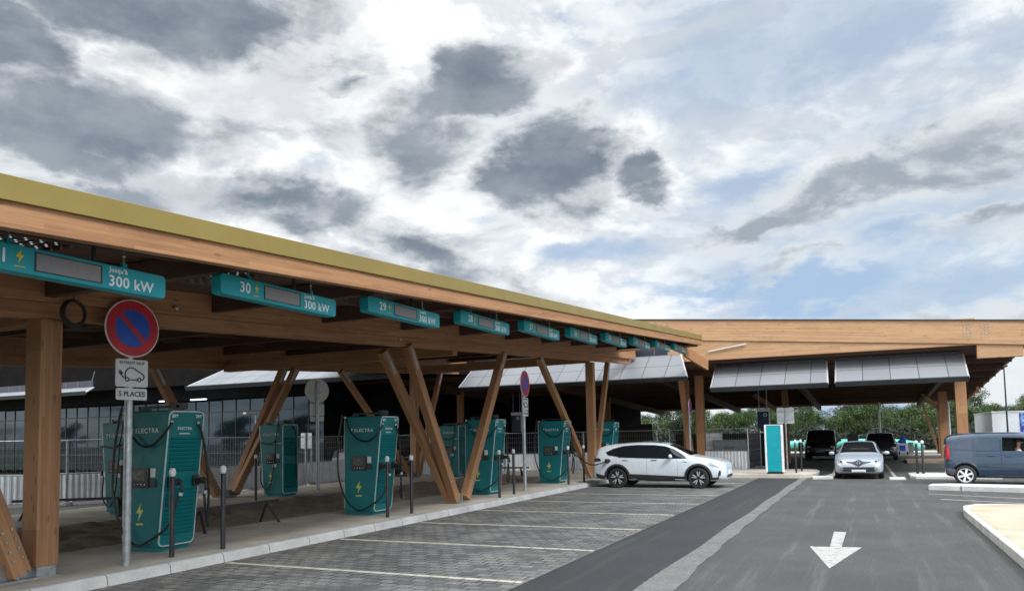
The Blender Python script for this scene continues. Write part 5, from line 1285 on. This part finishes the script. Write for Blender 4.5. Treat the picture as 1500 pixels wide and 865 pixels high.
# --- lorry trailer at the right edge
t = thing('lorry_trailer', (8.6, 58, 0), 'white box trailer with a blue mottled printed side at the right edge', 'trailer')
b = MB(); b.bb(-1.35, 1.25, 0, 9, 1.0, 2.75); b.build('box', M['trailer'], t, bevel=.02)
b = MB(); b.bb(.15, 1.22, -.02, -.004, 1.1, 2.68); b.build('printed_panel', M['trailer_art'], t)
b = MB(); b.bb(-1.38, 1.28, -.03, 9.03, 2.755, 2.83); b.build('top_rail', M['zinc'], t)
b = MB(); b.bb(-1.1, 1.0, .2, 8.8, .72, .995); b.build('chassis', M['dark_steel'], t)
for y in (6.2, 7.5):
    for sg in (-1, 1): 
        b = MB(); b.lathe([(0, -.14), (.44, -.14), (.48, -.10), (.48, .10), (.44, .14), (0, .14)], (0, 0, 0), 'x', 28); b.build('wheel', M['rubber'], t, (sg*1.0, y, .48), smooth=True)

# ------------------------------------------------------------------ far furniture
b = MB(); P3 = curve_pts([(-7.6, 69.6, .12), (-7.0, 69.8, .45), (-5.8, 70.2, .62), (-3.5, 70.5, .66), (-1, 70.6, .68), (1.5, 70.6, .66), (3.2, 70.4, .45), (3.9, 70.2, .12)], 6)
b.tube(P3, .38, 14, r2=.38); q = b.build('inflatable_tube', M['inflat'], loc=(0, 0, 0), smooth=True); tag(q, 'long sea green plastic tube lying on the ground beyond the cars', 'tube')
t = thing('play_cart', (2.05, 58, .11), 'small blue and white cart standing right of the dark SUV', 'cart')
b = MB(); b.bb(-.32, .30, -.3, .3, .15, .75); b.build('tub', M['sign_white'], t, bevel=.03)
b = MB(); b.bb(-.20, .20, -.22, .22, .752, 1.0); b.sphere((0, 0, 1.02), .2, 0, 10); b.build('top', M['sign_blue'], t)
b = MB(); b.bb(-.22, .14, -.31, -.302, .25, .62); b.build('front_panel', M['sign_blue'], t)
b = MB(); b.bb(.32, .62, -.25, .25, .05, .80); b.build('side_box', M['grey_box'], t, bevel=.02)
for sg in (-1, 1):
    b = MB(); b.lathe([(0, -.04), (.13, -.04), (.13, .04), (0, .04)], (0, 0, 0), 'x', 16); b.build('wheel', M['rubber'], t, (sg*.24, -.2, .13))
t = thing('delineator', (-4.3, 57, 0), 'red and white plastic post beyond the pair of bollards beside the totem', 'post')
b = MB(); b.lathe([(.22, 0), (.22, .05), (.12, .10), (.12, .42)], (0, 0, 0), 'z', 14); b.build('base', M['white'], t)
b = MB(); b.lathe([(.17, .42), (.17, .85)], (0, 0, 0), 'z', 14); b.build('red_band', M['sign_red'], t)
b = MB(); b.lathe([(.17, .85), (.17, 1.02), (0, 1.04)], (0, 0, 0), 'z', 14); b.build('cap', M['white'], t)
t = thing('grey_cabinet', (-1.0, 58, 0), 'dark grey upright board behind the roof of the silver car', 'board')
b = MB(); b.bb(-.35, .35, -.04, .04, .9, 1.55); b.build('board', M['bumper_grey'], t)
b = MB(); b.bb(-.05, .05, .05, .1, 0, 1.4); b.build('post', M['dark_steel'], t)
def lamp(loc, h, r, m_, label, head=True):
    t = thing('street_lamp', loc, label, 'street lamp')
    b = MB(); b.tube([(0, 0, 0), (0, 0, h)], r, 10, r2=r*.6); b.build('pole', m_, t, smooth=True)
    if head: b = MB(); b.box((0, -.25, h+.03), (.18, .7, .07)); b.build('lamp_head', m_, t, bevel=.01)
lamp((.75, 60.4, 0), 3.9, .09, M['zinc'], 'pale lamp pole rising behind the silver car', False)
lamp((5.0, 59.8, 0), 3.55, .085, M['zinc'], 'pale lamp pole beside the brown columns left of the blue van')
lamp((6.2, 44.5, 0), 4.75, .05, M['dark_steel'], 'thin dark lamp pole above the blue van at right')
lamp((-21.6, 23.0, 0), 2.9, .035, M['zinc'], 'thin pale pole with a flat head left of the round sign back')
lamp((-10.6, 50.4, 0), 3.3, .06, M['zinc'], 'left one of the pale poles above the white car bonnet, before the trees', False)
lamp((-9.9, 51.4, 0), 3.5, .06, M['zinc'], 'right one of the pale poles above the white car bonnet, before the trees', False)

# ------------------------------------------------------------------ trees
def tree_mesh(seed, h, rw, nleaf, ls):
    rn = random.Random(seed); cl_ = []
    for k in range(16):
        a = rn.uniform(0, 2*math.pi); q = rn.uniform(0, 1); z = h*(.22+.70*q); rr = rw*(1-.55*abs(q-.35)**1.3)*rn.uniform(.15, .95)
        cl_.append((rr*math.cos(a), rr*math.sin(a), z, rn.uniform(.28, .50)*rw))
    b = MB()
    for i in range(nleaf):
        c = rn.choice(cl_); d = V((rn.gauss(0, 1), rn.gauss(0, 1), rn.gauss(0, 1))).normalized()*c[3]*rn.uniform(.45, 1.12)
        p = V(c[:3])+V((d.x, d.y, d.z*.8)); s = ls*rn.uniform(.6, 1.3)
        u = V((rn.gauss(0, 1), rn.gauss(0, 1), rn.gauss(0, .7))).normalized(); w = u.orthogonal().normalized(); w.rotate(Matrix.Rotation(rn.uniform(0, 6.28), 3, u))
        b.add([p-u*s, p+w*s*.5, p+u*s, p-w*s*.5], [(0, 1, 2, 3)])
    tr = MB(); tr.tube([(0, 0, 0), (.04, .02, h*.3), (-.03, .05, h*.6), (0, 0, h*.85)], .05+h*.014, 7, r2=.02)
    for c in cl_[:9]: tr.tube([(0, 0, c[2]*.6), (c[0]*.6, c[1]*.6, c[2]*.85), c[:3]], .035, 5, r2=.01)
    return b, tr
protos = []
for k, (h, rw, lf) in enumerate(((5.0, 1.9, 'leaf'), (4.6, 2.2, 'leaf_light'), (5.6, 1.8, 'leaf_dark'), (4.2, 2.0, 'leaf'))):
    cb, tb = tree_mesh(11+k, h, rw, 8500, .066)
    c = cb.build('crown', M[lf], fix=False); tr = tb.build('trunk', M['bark'], smooth=True)
    protos.append((c, tr))
KT = ['green leafy tree', 'light green bushy tree', 'tall dark green tree', 'rounded green tree']
rn = random.Random(5); i = 0
spots = []
for row, (y, dx) in enumerate(((80, 2.5), (86, 2.7), (93, 3.1))):
    x = -34 if row else -30
    while x < 46: spots.append((x+rn.uniform(-.7, .7), y+rn.uniform(-2, 2), row)); x += dx
used = set()
for (x, y, row) in spots:
    k = rn.choice((0, 0, 1, 1, 2, 3)) if row < 2 else rn.choice((2, 2, 0))
    row_name = ('front', 'middle', 'back')[row]
    place = ('behind the dark station building' if x < -20 else 'behind the low brown wall and white car' if x < -11 else 'behind the mesh fence and white block box' if x < -7 else 'behind the teal totem' if x < -4 else
             'behind the black van' if x < -1.5 else 'behind the silver car' if x < 1.5 else 'behind the paired bollards' if x < 6 else 'behind the blue van and trailer' if x < 16 else 'beyond the right picture edge')
    t = thing('tree', (x, y, -.02), KT[k]+', '+row_name+' row, '+place, 'tree', KT[k]+'s in the belt beyond the car park', rz=rn.uniform(0, 6.28))
    s = rn.uniform(.80, 1.0) if row < 2 else rn.uniform(.95, 1.2); s *= rn.choice((.85, .92, 1, 1.06)) if row == 2 else 1; t.scale = (s*1.1, s*1.1, s)
    for o_ in protos[k]:
        if k not in used: c = o_
        else: c = o_.copy(); COL.objects.link(c)
        c.parent = t; c.location = (0, 0, 0)
    used.add(k)
# trees behind the viewer, mirrored in the glass front
for (x, y) in [(-52-3.6*i_, -10-3*(i_ % 3)) for i_ in range(16)]:
    k = rn.choice((0, 2)); t = thing('tree', (x, y, -.02), 'tree behind the viewer, seen only mirrored in the glass front', 'tree', 'trees behind the viewer')
    t.scale = (1.15, 1.15, 1.0)
    for o_ in protos[k]:
        c = o_.copy(); COL.objects.link(c); c.parent = t; c.location = (0, 0, 0)
b = MB(); rn = random.Random(9)
for i in range(52000):
    x = rn.uniform(-36, 44); y = 77+rn.uniform(-1.2, 3); z = rn.uniform(0, 1.75+.45*math.sin(x*.9)+.3*math.sin(x*2.3)); s = rn.uniform(.07, .16)
    u = V((rn.gauss(0, 1), rn.gauss(0, 1), rn.gauss(0, 1))).normalized(); w = u.orthogonal()
    p = V((x, y, z)); b.add([p-u*s, p+w*s*.6, p+u*s, p-w*s*.6], [(0, 1, 2, 3)])
q = b.build('undergrowth', M['hedge'], fix=False); tag(q, 'dark tangled undergrowth at the foot of the tree belt', 'undergrowth', kind='stuff')
